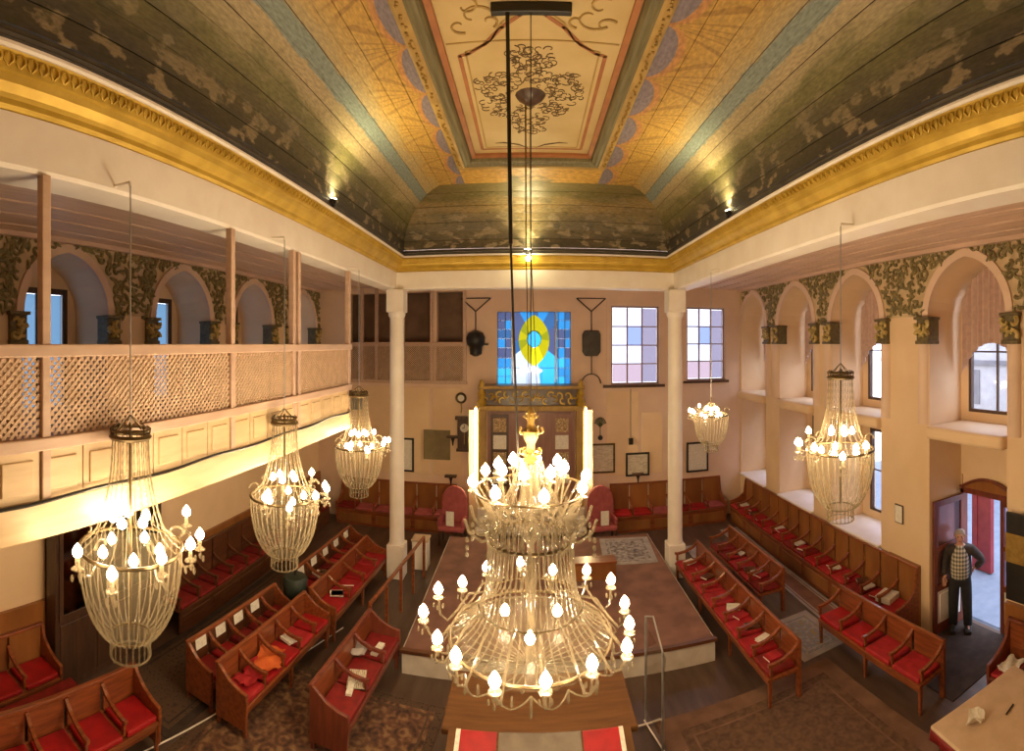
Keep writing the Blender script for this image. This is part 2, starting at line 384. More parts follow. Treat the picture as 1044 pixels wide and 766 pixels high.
def holes_wall(mb, box, a0, a1, z0, z1, holes):
    """box(mb, a0,a1,z0,z1) over a rectangle minus rectangular holes"""
    xs = sorted({a0, a1, *[h[0] for h in holes], *[h[1] for h in holes]}); zs = sorted({z0, z1, *[h[2] for h in holes], *[h[3] for h in holes]})
    xs = [x for x in xs if a0 <= x <= a1]; zs = [z for z in zs if z0 <= z <= z1]
    for i in range(len(xs)-1):
        run = None
        for j in range(len(zs)-1):
            cxm, czm = (xs[i]+xs[i+1])/2, (zs[j]+zs[j+1])/2
            hole = any(h[0] < cxm < h[1] and h[2] < czm < h[3] for h in holes)
            if not hole and run is None: run = zs[j]
            if hole and run is not None: box(mb, xs[i], xs[i+1], run, zs[j]); run = None
        if run is not None: box(mb, xs[i], xs[i+1], run, z1)

def scroll(mb, P, o, r, th, turn=1, a0=0.0, n=9):
    """a flat spiral with a leaf tip; P maps (a,b,depth) to world"""
    pts = []; rs = []
    for i in range(n+1):
        t = i/n; a = a0+turn*t*4.2; q = r*(1-.78*t)
        pts.append(P(o[0]+q*cos(a), o[1]+q*sin(a), th*.5)); rs.append(th*(1.0-.45*t))
    mb.tube(pts, rs, 5)

def side_wall(name, s, bays, zbot, lower, door=None):
    X0, X1, X2 = s*WX, s*(WX+.85), s*(WX+1.0)
    mb = MB(); xa, xb = min(X0,X1), max(X0,X1); oa, ob = min(X1,X2), max(X1,X2)
    edges = [YB]
    for c in bays: edges += [c-HWB, c+HWB]
    edges.append(YW+.3)
    if edges[-1] < edges[-2]: edges[-1] = edges[-2]+.01
    for i in range(0, len(edges), 2): mb.box(xa, xb, edges[i], edges[i+1], 0, CEIL+.1)          # piers
    ap = arch_pts()
    for k, c in enumerate(bays):
        for (y0,z0),(y1,z1) in zip(ap[:-1], ap[1:]):
            mb.prism([(c+y0,z0),(c+y1,z1),(c+y1,CEIL+.1),(c+y0,CEIL+.1)], 'x', xa, xb)
        zb = 0.0 if (door == k) else zbot
        if zb: mb.box(xa, xb, c-HWB, c+HWB, 0, zb)
        holes = [(c-.62, c+.62, 3.78, 5.95)]
        if door == k: holes.append((c-.45, c+.78, .0, 2.62))
        elif lower: holes.append((c-.55, c+.55, 1.35, 3.15))
        holes_wall(mb, lambda m,a,b,z0,z1: m.box(oa, ob, a, b, z0, z1), c-HWB-.05, c+HWB+.05, 0, CEIL+.1, holes)
    w_ = mb.build(name, 'wall'); tag(w_, kind='structure')
    P = lambda y, z, d: (X0-s*d, y, z)
    # moulding round each arch, capitals, pilasters
    for k, c in enumerate(bays):
        m = MB(); ai = arch_pts(0); ao = arch_pts(.13)
        for i in range(len(ai)-1):
            q = [(c+ai[i][0],ai[i][1]),(c+ai[i+1][0],ai[i+1][1]),(c+ao[i+1][0],ao[i+1][1]),(c+ao[i][0],ao[i][1])]
            m.prism(q, 'x', X0-s*.05, X0+s*.02)
        m.build('arch_moulding', 'wall_pink', w_)
        for e in (-1, 1):
            y0 = c+e*(HWB-.05); y1 = c+e*(HWB+.25)
            if max(y0,y1) > YW-.02: continue
            cp = MB().box(min(X0-s*.10,X0+s*.2), max(X0-s*.10,X0+s*.2), min(y0,y1), max(y0,y1), 5.0, 5.06)
            cp.box(min(X0-s*.12,X0+s*.2), max(X0-s*.12,X0+s*.2), min(y0,y1)-.02, max(y0,y1)+.02, 5.42, 5.47)
            cp.box(min(X0-s*.07,X0+s*.2), max(X0-s*.07,X0+s*.2), min(y0,y1)+.01, max(y0,y1)-.01, 5.04, 5.44)
            cp.build('capital', 'capital_dark', w_, bev=.01)
            rel = MB(); ym = (y0+y1)/2
            for (dy, dz, tn) in ((-.07,.14,1),(.07,.14,-1),(-.07,-.04,-1),(.07,-.04,1),(0,.05,1)):
                scroll(rel, lambda a,b,d: (X0-s*(.07+d), a, b), (ym+dy, 5.19+dz), .085, .042, tn, random.random()*6)
            tag(rel.build('capital_relief', 'capital_gold', w_, smooth=True), kind='stuff')
            if lower:
                yp0, yp1 = c+e*(HWB+.02), c+e*(HWB+.26)
                pl = MB(); n = 8; pts = []
                for i in range(n+1):
                    a = pi*i/n; pts.append((X0-s*.09*sin(a)+s*.01, (yp0+yp1)/2+(yp1-yp0)/2*cos(a)))
                pl.prism(pts, 'z', 3.62, 5.0); pl.build('pilaster', 'wall_pink', w_, smooth=True)
    # frieze ground and carved relief
    fg = MB(); N = 260; ylo, yhi = YB, YW
    def lowz(y):
        z = 5.48
        for c in bays:
            if abs(y-c) < HWB+.13: z = max(z, arch_z(y-c, .13))
        return z
    ys = [ylo+(yhi-ylo)*i/N for i in range(N+1)]
    for y0, y1 in zip(ys[:-1], ys[1:]):
        a, b = lowz(y0), lowz(y1)
        fg.prism([(y0,a),(y1,b),(y1,CEIL),(y0,CEIL)], 'x', X0-s*.014, X0+s*.01)
    fg.build('frieze_panel', 'frieze_ground', w_)
    y = (0.6 if s < 0 else 3.0)
    while y < YW-.1:
        rel = MB(); yend = min(y+1.4, YW-.08)
        yy = y
        while yy < yend:
            zz = 5.56
            while zz < CEIL-.07:
                a = yy+random.uniform(-.03,.03); b = zz+random.uniform(-.03,.03)
                if b-.03 > lowz(a-.05) and b-.03 > lowz(a+.05):
                    scroll(rel, lambda p,q,d: P(p,q,.012+d), (a,b), random.uniform(.08,.11), .033, random.choice((-1,1)), random.random()*6)
                    if random.random() < .7:
                        t = random.random()*6; pt = [P(a+cos(t)*q, b+sin(t)*q, .03) for q in (0,.06,.12,.17)]
                        rel.tube(pt, [.01,.035,.03,.004], 5)
                zz += .16
            yy += .155
        if rel.v: tag(rel.build('carved_scrollwork', 'frieze_relief', w_, smooth=True), kind='stuff')
        y += 1.4
    return w_

BAYS_R = [4.95, 7.80, 10.13, 12.45]; BAYS_L = [1.75, 4.43, 7.15, 9.65, 12.2]
wr = side_wall('wall_right', 1, BAYS_R, 1.15, True, door=0)
wl = side_wall('wall_left', -1, BAYS_L, 3.95, False)
for k, c in enumerate(BAYS_R):                                       # the deep mid sills of the niches
    b = MB().box(5.97, 6.97, c-HWB+.005, c+HWB-.005, 3.40, 3.62); b.build('sill', 'wall', wr, bev=.06, seg=3)
    if k: MB().box(6.02, 6.95, c-HWB+.005, c+HWB-.005, 1.15, 1.20).build('sill', 'white_paint', wr, bev=.015)
MB().box(6.05, 6.10, 5.95, 6.75, 0, 1.15).build('wainscot_panel', 'wainscot', wr)
tag(MB().box(6.02, 6.10, 3.0, 4.14, 0, 1.15).build('trim_1', 'wainscot'), kind='structure')
tag(MB().box(-6.10, -6.04, YB, 13.3, 0, 1.22).build('trim_2', 'wainscot'), kind='structure')
tag(MB().box(-WX-.3, WX+1, YB-.3, YB, 0, 8.4).build('wall_back', 'wall'), kind='structure')

# far wall
fb = MB()
HOLES_F = [(2.23,3.60,3.88,6.06), (4.41,5.60,3.95,6.06), (-.88,1.12,3.90,5.88),
           (-5.13,-2.72,5.06,6.45), (-2.55,-1.80,5.06,6.45), (-5.13,-2.72,3.98,4.96), (-2.55,-1.80,3.98,4.96)]
holes_wall(fb, lambda m,a,b,z0,z1: m.box(a, b, YW, YW+.3, z0, z1), -WX-.9, WX+.9, 0, 8.4, HOLES_F)
wf = fb.build('wall_far', 'wall_pink'); tag(wf, kind='structure')
MB().box(-5.3, -1.7, YW+.55, YW+.6, 3.7, 6.6).build('recess_back', 'recess_brown', wf)
MB().box(-5.3, -1.7, YW+.3, YW+.6, 6.46, 6.52).build('recess_top', 'recess_brown', wf)
for X in (-5.25, -1.75): MB().box(X-.05, X+.05, YW+.3, YW+.6, 3.7, 6.6).build('recess_side', 'recess_brown', wf)
MB().box(-5.3, -1.7, YW+.3, YW+.6, 3.85, 3.95).build('recess_floor', 'recess_brown', wf)
for X in (-5.13, -4.72, -4.28, -3.5, -2.68, -1.77): MB().box(X-.045, X+.045, YW-.07, YW+.02, 3.95, 6.6).build('post', 'gallery_wood', wf)
MB().box(-5.2, -1.7, YW-.09, YW+.02, 4.94, 5.04).build('rail', 'gallery_wood', wf)
MB().box(-5.2, -1.7, YW-.06, YW+.02, 3.90, 3.99).build('rail', 'gallery_wood', wf)
MB().box(2.0, 3.75, YW-.06, YW+.01, 3.80, 3.88).build('window_shelf', 'dark_wood', wf)
MB().box(4.3, 5.7, YW-.06, YW+.01, 3.88, 3.95).build('window_shelf', 'dark_wood', wf)
# plain painted panels on the far wall below the gallery openings
for (x0,x1,z0,z1) in ((-5.1,-3.7,1.4,3.8),(-3.55,-2.75,1.4,3.8),(-2.65,-1.85,1.4,3.8),(2.1,3.0,1.4,3.7),(3.1,3.7,1.4,3.1)):
    MB().box(x0,x1,YW-.015,YW+.01,z0,z1).build('wall_panel', 'wall', wf, bev=.006)

def lattice_panel(parent, P, a0, a1, z0, z1, step=.075, wd=.016, th=.004):
    """crossed diagonal slats clipped to a rectangle; P(a,z,d) -> world"""
    mb = MB(); L = a1-a0; H = z1-z0
    for sg, dep in ((1,0.0),(-1,th)):
        k = -H
        while k < L:
            pts = []
            p0 = max(0, k); p1 = min(L, k+H)
            if p1-p0 > .01:
                za, zb = p0-k, p1-k
                if sg < 0: za, zb = H-za, H-zb
                A = Vector(P(a0+p0, z0+za, dep)); B = Vector(P(a0+p1, z0+zb, dep))
                N = (Vector(P(0,0,1))-Vector(P(0,0,0))).normalized()
                mb.bar(A, B, wd, th, N)
            k += step
    return tag(mb.build('lattice_slats', 'lattice', parent), kind='stuff')
for (x0,x1) in ((-5.08,-4.76),(-4.67,-4.33),(-4.23,-3.55),(-3.45,-2.73),(-2.63,-1.82)):
    lattice_panel(wf, lambda a,z,d: (a, YW-.02-d, z), x0, x1, 3.99, 4.94, .06)

# ------------------------------------------------------------------ aisle ceilings of boards
for s, nm in ((-1,'ceiling_left'), (1,'ceiling_right')):
    x0 = abs(XL)+.25 if s < 0 else XR+.25
    c = MB().box(min(s*x0,s*(WX+.1)), max(s*x0,s*(WX+.1)), YB, YW, CEIL+.03, CEIL+.12).build(nm, 'dark_wood'); tag(c, kind='structure')
    nb = 13; wd = (WX-x0)/nb
    for i in range(nb):
        a = s*(x0+i*wd+.009); b = s*(x0+(i+1)*wd-.009)
        MB().box(min(a,b), max(a,b), YB, YW, CEIL-.014*(i%2)-.002, CEIL+.03).build('board', 'pink_board', c)
    MB().box(min(s*(WX-.12),s*WX), max(s*(WX-.12),s*WX), YB, YW, CEIL-.07, CEIL).build('cove_strip', 'pink_board', c)
c = MB().box(XL-.3, XR+.3, YC+.2, YW, CEIL+.03, CEIL+.12).build('ceiling_far', 'pink_board'); tag(c, kind='structure')
for i in range(12):
    a = XL-.25+i*(XR-XL+.5)/12
    MB().box(a+.004, a+(XR-XL+.5)/12-.004, YC+.2, YW, CEIL-.003*(i%2), CEIL+.03).build('board', 'pink_board', c)

# ------------------------------------------------------------------ beam, gilded cornice, coved ceiling
def loop(d, z, d2=None):
    return [(XL+d, YB, z), (XL+d, YC-d, z), (XR-d, YC-d, z), (XR-d, YB, z)]
def sweep(name, prof, mat, parent=None, smooth=False):
    mb = MB(); n = len(prof)
    L = [loop(d, z) for d, z in prof]
    vs = [p for l in L for p in l]; fs = []
    for i in range(n):
        j = (i+1) % n
        for k in range(3): fs.append((i*4+k, i*4+k+1, j*4+k+1, j*4+k))
    fs.append(tuple(i*4 for i in range(n))); fs.append(tuple(i*4+3 for i in reversed(range(n))))
    mb.add(vs, fs); return mb.build(name, mat, parent, smooth)
bm_ = sweep('trim_3', [(-.30,6.17),(0,6.17),(.015,6.20),(.02,6.50),(.02,6.54),(-.30,6.60)], 'white_paint'); tag(bm_, kind='structure')
gc = sweep('trim_4', [(-.30,6.545),(.03,6.545),(.06,6.565),(.065,6.60),(.10,6.615),(.145,6.66),(.16,6.70),(.19,6.705),(.195,6.72),(.215,6.80),(.235,6.81),(-.30,6.84)], 'gold'); tag(gc, kind='structure')
sweep('white_fillet', [(-.2,6.812),(.245,6.812),(.262,6.825),(.262,6.845),(-.2,6.85)], 'white_paint', gc)
sweep('grey_moulding', [(-.2,6.852),(.24,6.852),(.25,6.87),(.235,6.885),(.245,6.91),(.225,6.93),(.225,6.96),(-.2,6.98)], 'scotia', gc)
orn = MB()                                                         # gilded leaf band
for side in range(3):
    if side == 0: line = [(Vector((XL,y,0)), Vector((1,0,0)), Vector((0,1,0))) for y in [0.2+.085*i for i in range(115)] if y < YC-.25]
    elif side == 2: line = [(Vector((XR,y,0)), Vector((-1,0,0)), Vector((0,1,0))) for y in [0.2+.085*i for i in range(115)] if y < YC-.25]
    else: line = [(Vector((x,YC,0)), Vector((0,-1,0)), Vector((1,0,0))) for x in [XL+.3+.085*i for i in range(64)] if x < XR-.27]
    for i, (p, inn, al) in enumerate(line):
        if side != 1 and p.y < .5: continue
        for q in (-1, 1):
            pts = [p+inn*(.197+.0)+Vector((0,0,6.725))+al*q*.004, p+inn*.212+Vector((0,0,6.755))+al*q*.032, p+inn*.217+Vector((0,0,6.785))+al*q*.024, p+inn*.222+Vector((0,0,6.795))+al*q*.004]
            orn.tube(pts, [.006,.012,.011,.005], 4)
tag(orn.build('leaf_band', 'gold', gc, smooth=True), kind='stuff')

ZF, ZP, ZFR = 7.985, 8.06, 7.90        # flat border, recessed panel, underside of the frame
D0, DH, DV = .225, .955, ZF-6.96
FX0, FX1, FY = -1.20, 1.26, 8.15       # outer edge of the framed panel
def cove(phi): return D0+DH*(1-cos(phi)), 6.96+DV*sin(phi)
cl = MB()                                                          # backing behind the boards
NP = 9; prev = None
for i in range(NP+1):
    d, z = cove(pi/2*i/NP); L = loop(d-.035, z+.03)
    if prev: 
        for k in range(3): cl.add([prev[k], prev[k+1], L[k+1], L[k]], [(0,1,2,3)])
    prev = L
cl.box(XL+1, XR-1, YB, YC-1, 8.10, 8.2)
ce = cl.build('ceiling', 'dark_wood'); tag(ce, kind='structure')
def uvplank(name, quads, mat, parent):
    """quads: list of 4 (co, uv) corners; solidified upward a little"""
    me = bpy.data.meshes.new(name); vs = []; fs = []; uvs = []
    for q in quads:
        o = len(vs); vs += [c for c, _ in q]; fs.append(tuple(range(o, o+4))); uvs += [t for _, t in q]
    me.from_pydata(vs, [], fs); ul = me.uv_layers.new(name='paint')
    for i, t in enumerate(uvs): ul.data[i].uv = t
    me.materials.append(MAT[mat]); o = bpy.data.objects.new(name, me); COL.objects.link(o); o.parent = parent
    sm = o.modifiers.new('thickness', 'SOLIDIFY'); sm.thickness = .018; sm.offset = 0
    return o
VB = .80                                                           # share of the painted height that is cove
for i in range(NP):
    p0, p1 = pi/2*i/NP, pi/2*(i+1)/NP; e = .0035
    (d0,z0),(d1,z1) = cove(p0+e), cove(p1-e); v0, v1 = VB*i/NP, VB*(i+1)/NP
    lift = .004*(i % 2)
    A, B = loop(d0, z0+lift), loop(d1, z1+lift)
    for k, mt in ((0,'cove_side'),(2,'cove_side'),(1,'cove_end')):
        q = [A[k], A[k+1], B[k+1], B[k]]
        if k == 0: uv = [(A[k][1],v0),(A[k+1][1],v0),(B[k+1][1],v1),(B[k][1],v1)]
        elif k == 2: uv = [(A[k][1]+.37,v0),(A[k+1][1]+.37,v0),(B[k+1][1]+.37,v1),(B[k][1]+.37,v1)]
        else: uv = [(A[k][0],v0),(A[k+1][0],v0),(B[k+1][0],v1),(B[k][0],v1)]
        n = Vector(q[1])-Vector(q[0]); 
        uvplank('plank', [list(zip(q, uv))], mt, ce)
DE = D0+DH                                                         # flat border boards
for j in range(2):
    for s in (0, 1):
        xa = XL+DE if s == 0 else XR-DE; xb = FX0 if s == 0 else FX1
        a = xa+(xb-xa)*j/2; b = xa+(xb-xa)*(j+1)/2; sg = 1 if s == 0 else -1
        a += .004*sg; b -= .004*sg; o = 0 if s == 0 else .37
        va, vb = VB+(1-VB)*j/2, VB+(1-VB)*(j+1)/2
        ye = lambda x: YC-DE
        q = [((a,YB,ZF),(YB+o,va)), ((a,YC-DE,ZF),(YC-DE+o,va)), ((b,YC-DE,ZF),(YC-DE+o,vb)), ((b,YB,ZF),(YB+o,vb))]
        uvplank('plank', [q], 'cove_side', ce)
for j in range(3):
    ya = FY+(YC-DE-FY)*j/3+.004; yb = FY+(YC-DE-FY)*(j+1)/3-.004; va, vb = 1-(.13)*j/3, 1-.13*(j+1)/3
    q = [((FX0,ya,ZF),(FX0,va)), ((FX1,ya,ZF),(FX1,va)), ((FX1,yb,ZF),(FX1,vb)), ((FX0,yb,ZF),(FX0,vb))]
    uvplank('plank', [q], 'cove_end', ce)
# moulded frame of the centre panel
FW = .33
def frame_sweep(name, prof, mat):
    """profile (inset from the outer edge, z) swept round three sides"""
    mb = MB(); n = len(prof)
    L = [[(FX0+d,YB,z),(FX0+d,FY-d,z),(FX1-d,FY-d,z),(FX1-d,YB,z)] for d, z in prof]
    vs = [p for l in L for p in l]; fs = []
    for i in range(n):
        j = (i+1) % n
        for k in range(3): fs.append((i*4+k, i*4+k+1, j*4+k+1, j*4+k))
    mb.add(vs, fs); return mb.build(name, mat, ce)
frame_sweep('frame_outer', [(0,8.0),(0,7.93),(.03,7.91),(.10,7.90),(.13,7.915),(.13,8.0)], 'ochre')
frame_sweep('frame_cove', [(.13,8.05),(.13,7.915),(.16,7.90),(.19,7.93),(.23,7.93),(.25,7.96),(.27,8.05)], 'frame_green')
frame_sweep('frame_inner', [(.27,8.09),(.27,8.0),(.33,8.02),(.33,8.09)], 'terracotta')
fo = MB()
for i in range(120):
    y = 3.0+.042*i
    if y > FY-.2: break
    for X in (FX0+.065, FX1-.065):
        if random.random() < .75: fo.ball((X+random.uniform(-.02,.02), y, 7.90), .019, 5, 3)
tag(fo.build('frame_carving', 'gold_dark', ce, smooth=True), kind='stuff')
MB().box(FX0+FW, FX1-FW, YB, FY-FW, ZP, ZP+.04).build('centre_panel', 'panel_cream', ce)
PX0, PX1, PY = FX0+FW, FX1-FW, FY-FW
XM = (PX0+PX1)/2
def band(path, w, mat, name='painted_band', th=.006):
    mb = MB()
    for a, b in zip(path[:-1], path[1:]): mb.bar((a[0],a[1],ZP-th/2), (b[0],b[1],ZP-th/2), w, th)
    for p in path[1:-1]: mb.lathe([(w/2,-th),(w/2,0)], 8, (p[0],p[1],ZP))
    return mb.build(name, mat, ce)
hx = (PX1-PX0)/2
for off, wd, mt in ((.13,.045,'terracotta'),(.20,.02,'ochre')):
    rgt = [(XM+hx-off, PY-off-.03), (XM+hx-off, 5.15), (XM+hx-off-.1, 5.12), (XM+hx-off-.28,4.98), (XM+.30,4.72), (XM+.12,4.55), (XM+.02,4.42)]
    lft = [(2*XM-x, y) for x, y in rgt]
    rgt = [(x, y-(off-.13)*.9 if y < 5.2 else y) for x, y in rgt]; lft = [(x, y-(off-.13)*.9 if y < 5.2 else y) for x, y in lft]
    band(rgt, wd, mt); band(lft, wd, mt); band([(XM-hx+off, PY-off-.03), (XM+hx-off, PY-off-.03)], wd, mt)
band([(XM-hx+.02,4.93),(XM+hx-.02,4.93)], .02, 'ochre')
for s in (-1, 1):                                                   # painted corner scrolls and the foot sprays
    sp = MB()
    for (a, b, r, tn) in ((.55,4.55,.20,1),(.70,4.66,.12,-1),(.42,4.62,.10,1),(.62,4.40,.14,-1)):
        scroll(sp, lambda p,q,d: (p,q,ZP-.002-d*.2), (XM+s*a,b), r, .016, tn*s, random.random()*6, 12)
    sp.build('painted_scroll', 'paint_leaf', ce)
    sp = MB(); sp.tube([(XM+s*.06,7.62,ZP-.003),(XM+s*.2,7.5,ZP-.003),(XM+s*.42,7.42,ZP-.003),(XM+s*.55,7.44,ZP-.003)], [.004,.012,.012,.003], 4); sp.build('painted_spray', 'paint_brown', ce)
# painted medallion of brown scrolls round the chandelier hook
md = MB(); 
for i in range(420):
    a = random.uniform(-.62,.62); b = random.uniform(-1.0,1.05)
    ok = (abs(a) < .62-.0 and abs(b) < .52) or (abs(a) < .34-.12*abs(b) and abs(b) < 1.05)
    if not ok or (a*a/.05+b*b/.06 < 1): continue
    if abs(a) > .5 and abs(b) > .35: continue
    scroll(md, lambda p,q,d: (p,q,ZP-.001-d*.15), (XM-.02+a, 6.03+b), random.uniform(.045,.085), .0075, random.choice((-1,1)), random.random()*6, 7)
tag(md.build('painted_medallion', 'paint_brown', ce), kind='stuff')
MB().lathe([(.001,-.13),(.05,-.12),(.15,-.05),(.19,0)], 14, (XM-.02,6.03,ZP)).build('ceiling_rose', 'dark_wood', ce, smooth=True)

# ------------------------------------------------------------------ columns
for X, Y, nm in ((XL+.02, YC, 'left'), (XR, YC-.05, 'right')):
    c = structure('column', (X, Y, 0)); c['label'] = f'white round column with square base on the {nm} of the nave end'; c['category'] = 'column'; del c['kind']
    MB().box(-.185,.185,-.185,.185,0,.72).build('base', 'white_paint', c, bev=.02)
    MB().lathe([(.17,.72),(.16,.80),(.155,3.0),(.15,5.62)], 24).build('shaft', 'white_paint', c, smooth=True)
    MB().box(-.19,.19,-.19,.19,5.68,6.17).build('capital', 'white_paint', c, bev=.02)
    MB().lathe([(.155,5.56),(.185,5.62),(.185,5.69)], 24).build('collar', 'white_paint', c, smooth=True)

# ------------------------------------------------------------------ left gallery
YG0, YG1 = -1.5, 7.36
gl = MB().box(-6.1, XL-.02, YG0, YG1, 3.72, 3.92).build('gallery_floor', 'cream_wood'); tag(gl, kind='structure')
gf = thing('gallery_front', 'cream wooden gallery parapet with lattice screens and tall posts on the left', 'balcony', (XL, 0, 0))
MB().box(-.10,.03,YG0,YG1+.03,3.66,3.92).build('lower_beam', 'cream_wood', gf, bev=.01)
MB().box(-.06,.056,YG0,YG1+.04,4.27,4.36).build('sill_rail', 'gallery_wood', gf, bev=.01)
MB().box(-.06,.052,YG0,YG1+.04,4.91,5.0).build('top_rail', 'gallery_wood', gf, bev=.01)
posts = [-.4, 1.87, 4.08, 5.42, 5.56, 7.33]
for y in posts: MB().box(-.036,.036,y-.036,y+.036,3.92,6.17).build('post', 'gallery_wood', gf, bev=.008)
for y0, y1 in zip(posts[:-1], posts[1:]):
    if y1-y0 < .3: continue
    lattice_panel(gf, lambda a,z,d: (.01-d, a, z), y0+.045, y1-.045, 4.36, 4.91, .058, .021)
y = YG0
while y < YG1-.1:
    y1 = min(y+.37, YG1)
    MB().box(-.03,.015,y+.004,y1-.004,3.92,4.27).build('fascia_board', 'cream_wood', gf, bev=.004)
    MB().box(-.02,.028,y+.06,y1-.06,3.98,4.21).build('raised_panel', 'cream_wood', gf, bev=.008)
    y = y1
MB().box(-.05,.03,YG1-.02,YG1+.04,3.66,6.17).build('end_post', 'cream_wood', gf, bev=.008)
MB().box(-3.2,-.05,YG1-.04,YG1,3.66,4.9).build('end_panel', 'cream_wood', gf)
cb = MB(); pts = [(XL+.05, YG0+.2*i, 3.93-.012*sin(i*.9)) for i in range(45)]
cb.tube(pts, .013, 6); tag(cb.build('cable', 'black', smooth=True), 'black cable running along the foot of the gallery parapet', 'cable')

# ================================================================== WINDOWS AND DOOR
def window(name, loc, rz, w_, h, cols, rows, pane, frame='white_paint', fw=.06, dep=.08, off=None, curtain=None):
    """local x across, z up, y depth; origin at the bottom centre of the opening"""
    o = structure(name, loc, rz)
    MB().box(-w_/2,-w_/2+fw,-dep/2,dep/2,0,h).box(w_/2-fw,w_/2,-dep/2,dep/2,0,h).box(-w_/2+fw,w_/2-fw,-dep/2,dep/2,0,fw).box(-w_/2+fw,w_/2-fw,-dep/2,dep/2,h-fw,h).build('frame', frame, o)
    xs = [-w_/2+fw+(w_-2*fw)*i/cols for i in range(cols+1)]; zs = [fw+(h-2*fw)*j/rows for j in range(rows+1)]
    for x in xs[1:-1]: MB().box(x-.018,x+.018,-.02,.02,fw,h-fw).build('mullion', frame, o)
    for z in zs[1:-1]: MB().box(-w_/2+fw,w_/2-fw,-.015,.015,z-.015,z+.015).build('glazing_bar', frame, o)
    for i in range(cols):
        for j in range(rows):
            p = pane[(i+j*cols) % len(pane)] if isinstance(pane, (list,tuple)) else pane
            MB().box(xs[i]+.01,xs[i+1]-.01,-.004,.004,zs[j]+.008,zs[j+1]-.008).build('pane', p, o)
    return o
window('window_1', ((2.23+3.6)/2, YW+.12, 3.88), 0, 1.37, 2.18, 3, 4, ['far_pink','far_pink','far_grey','far_white','far_white','far_grey','far_white','far_blue','far_grey','far_white','far_white','far_grey'], 'window_bar', .05)
window('window_2', ((4.41+5.6)/2, YW+.12, 3.95), 0, 1.19, 2.11, 3, 4, ['far_pink','far_pink','far_grey','far_white','far_white','far_grey','far_white','far_blue','far_grey','far_white','far_white','far_grey'], 'window_bar', .05)
for (x0,x1,z0,z1) in ((2.23,3.6,3.88,6.06),(4.41,5.6,3.95,6.06)):
    m = MB(); t = .12
    m.box(x0-t,x0,YW-.03,YW+.01,z0,z1).box(x1,x1+t,YW-.03,YW+.01,z0,z1).box(x0-t,x1+t,YW-.03,YW+.01,z1,z1+t)
    m.build('window_casing', 'wall_pink', wf)
n = 3
for k, c in enumerate(BAYS_R):
    window(f'window_{n}', (6.99, c, 3.78), pi/2, 1.24, 2.17, 2, 2, 'clear_glass', 'dark_wood', .06); n += 1
    if k: window(f'window_{n}', (6.99, c, 1.35), pi/2, 1.10, 1.80, 2, 2, ['lilac_glass','clear_glass'], 'dark_wood', .06); n += 1
for c in BAYS_L:
    window(f'window_{n}', (-6.99, c, 3.78), pi/2, 1.24, 2.17, 2, 1, 'frost_blue', 'dark_wood', .10); n += 1

def curtain(c, label):
    """pleated cloth over the upper window, its hem cut to a pointed opening"""
    mb = MB(); N = 60; rows = 10; vs = []; fs = []
    for side in (0, 1):
        for i in range(N+1):
            t = i/N; y = c-.66+1.32*t; xw = 6.80+.030*sin(t*2*pi*11)+(.012 if side else 0)
            q = abs(t-.5)*2
            hem = 5.02-.55*q**2.2 if True else 0
            top = min(arch_z((t-.5)*1.5)-.06, 6.3)
            for j in range(rows+1):
                z = hem+(top-hem)*j/rows; vs.append((xw, y, z))
    W = rows+1; S = (N+1)*W
    for i in range(N):
        for j in range(rows):
            a = i*W+j; fs.append((a,a+1,a+W+1,a+W)); b = a+S; fs.append((b,b+W,b+W+1,b+1))
    for i in range(N):
        for j in (0, rows): a = i*W+j; fs.append((a,a+W,a+W+S,a+S))
    for i in (0, N):
        for j in range(rows): a = i*W+j; fs.append((a,a+S,a+S+1,a+1))
    mb.add(vs, fs); o = mb.build('curtain', 'curtain', smooth=True); tag(o, label, 'curtain', 'pink curtains in the window niches')
for c, lb in zip(BAYS_R, ('pleated dusty pink curtain in the widest niche, above the open door', 'dusty pink curtain in the second niche from the open door',
                           'dusty pink curtain in the third niche from the open door', 'dusty pink curtain in the niche beside the far wall')): curtain(c, lb)

# stained glass over the ark
sg = structure('window_20', (.12, YW+.06, 3.90)); sg['kind'] = 'structure'; sg['label'] = 'blue stained glass window with a yellow almond shape above the ark'
W2, H2 = 2.0, 1.98
cols = [-1.0,-.78,-.58,-.2,.2,.58,.66,.84,1.0]; rowz = [0,.22,.45,.72,1.0,1.25,1.5,1.75,1.98]
for i in range(len(cols)-1):
    for j in range(len(rowz)-1):
        if 2 <= i <= 4: continue
        low = j < 3
        mt = random.choice(['sg_cyan','sg_cyan','sg_blue']) if low else random.choice(['sg_deep','sg_blue','sg_purple','sg_blue'])
        MB().box(cols[i]+.008,cols[i+1]-.008,-.004,.004,rowz[j]+.008,rowz[j+1]-.008).build('pane', mt, sg)
ld = MB()
for x in cols:
    if abs(x) > .3: ld.box(x-.009,x+.009,-.012,.012,0,H2)
for z in rowz: ld.box(-1,-.58,-.010,.010,z-.007,z+.007).box(.58,1,-.010,.010,z-.007,z+.007)
ld.box(-.58,.58,-.010,.010,.445,.455).box(-.205,-.195,-.01,.01,0,.5).box(.195,.205,-.01,.01,0,.5)
ld.build('lead_bars', 'iron', sg)
MB().box(-.62,-.575,-.03,.03,0,H2).box(.575,.62,-.03,.03,0,H2).build('mullion', 'grey_metal', sg)
def almond(w_, z0, z1, y, n=12):
    zc = (z0+z1)/2; hh = (z1-z0)/2; pts = []
    for i in range(2*n):
        a = 2*pi*i/(2*n); pts.append((w_*abs(cos(a))**1.5*(1 if cos(a) > 0 else -1), zc+hh*sin(a)))
    return pts
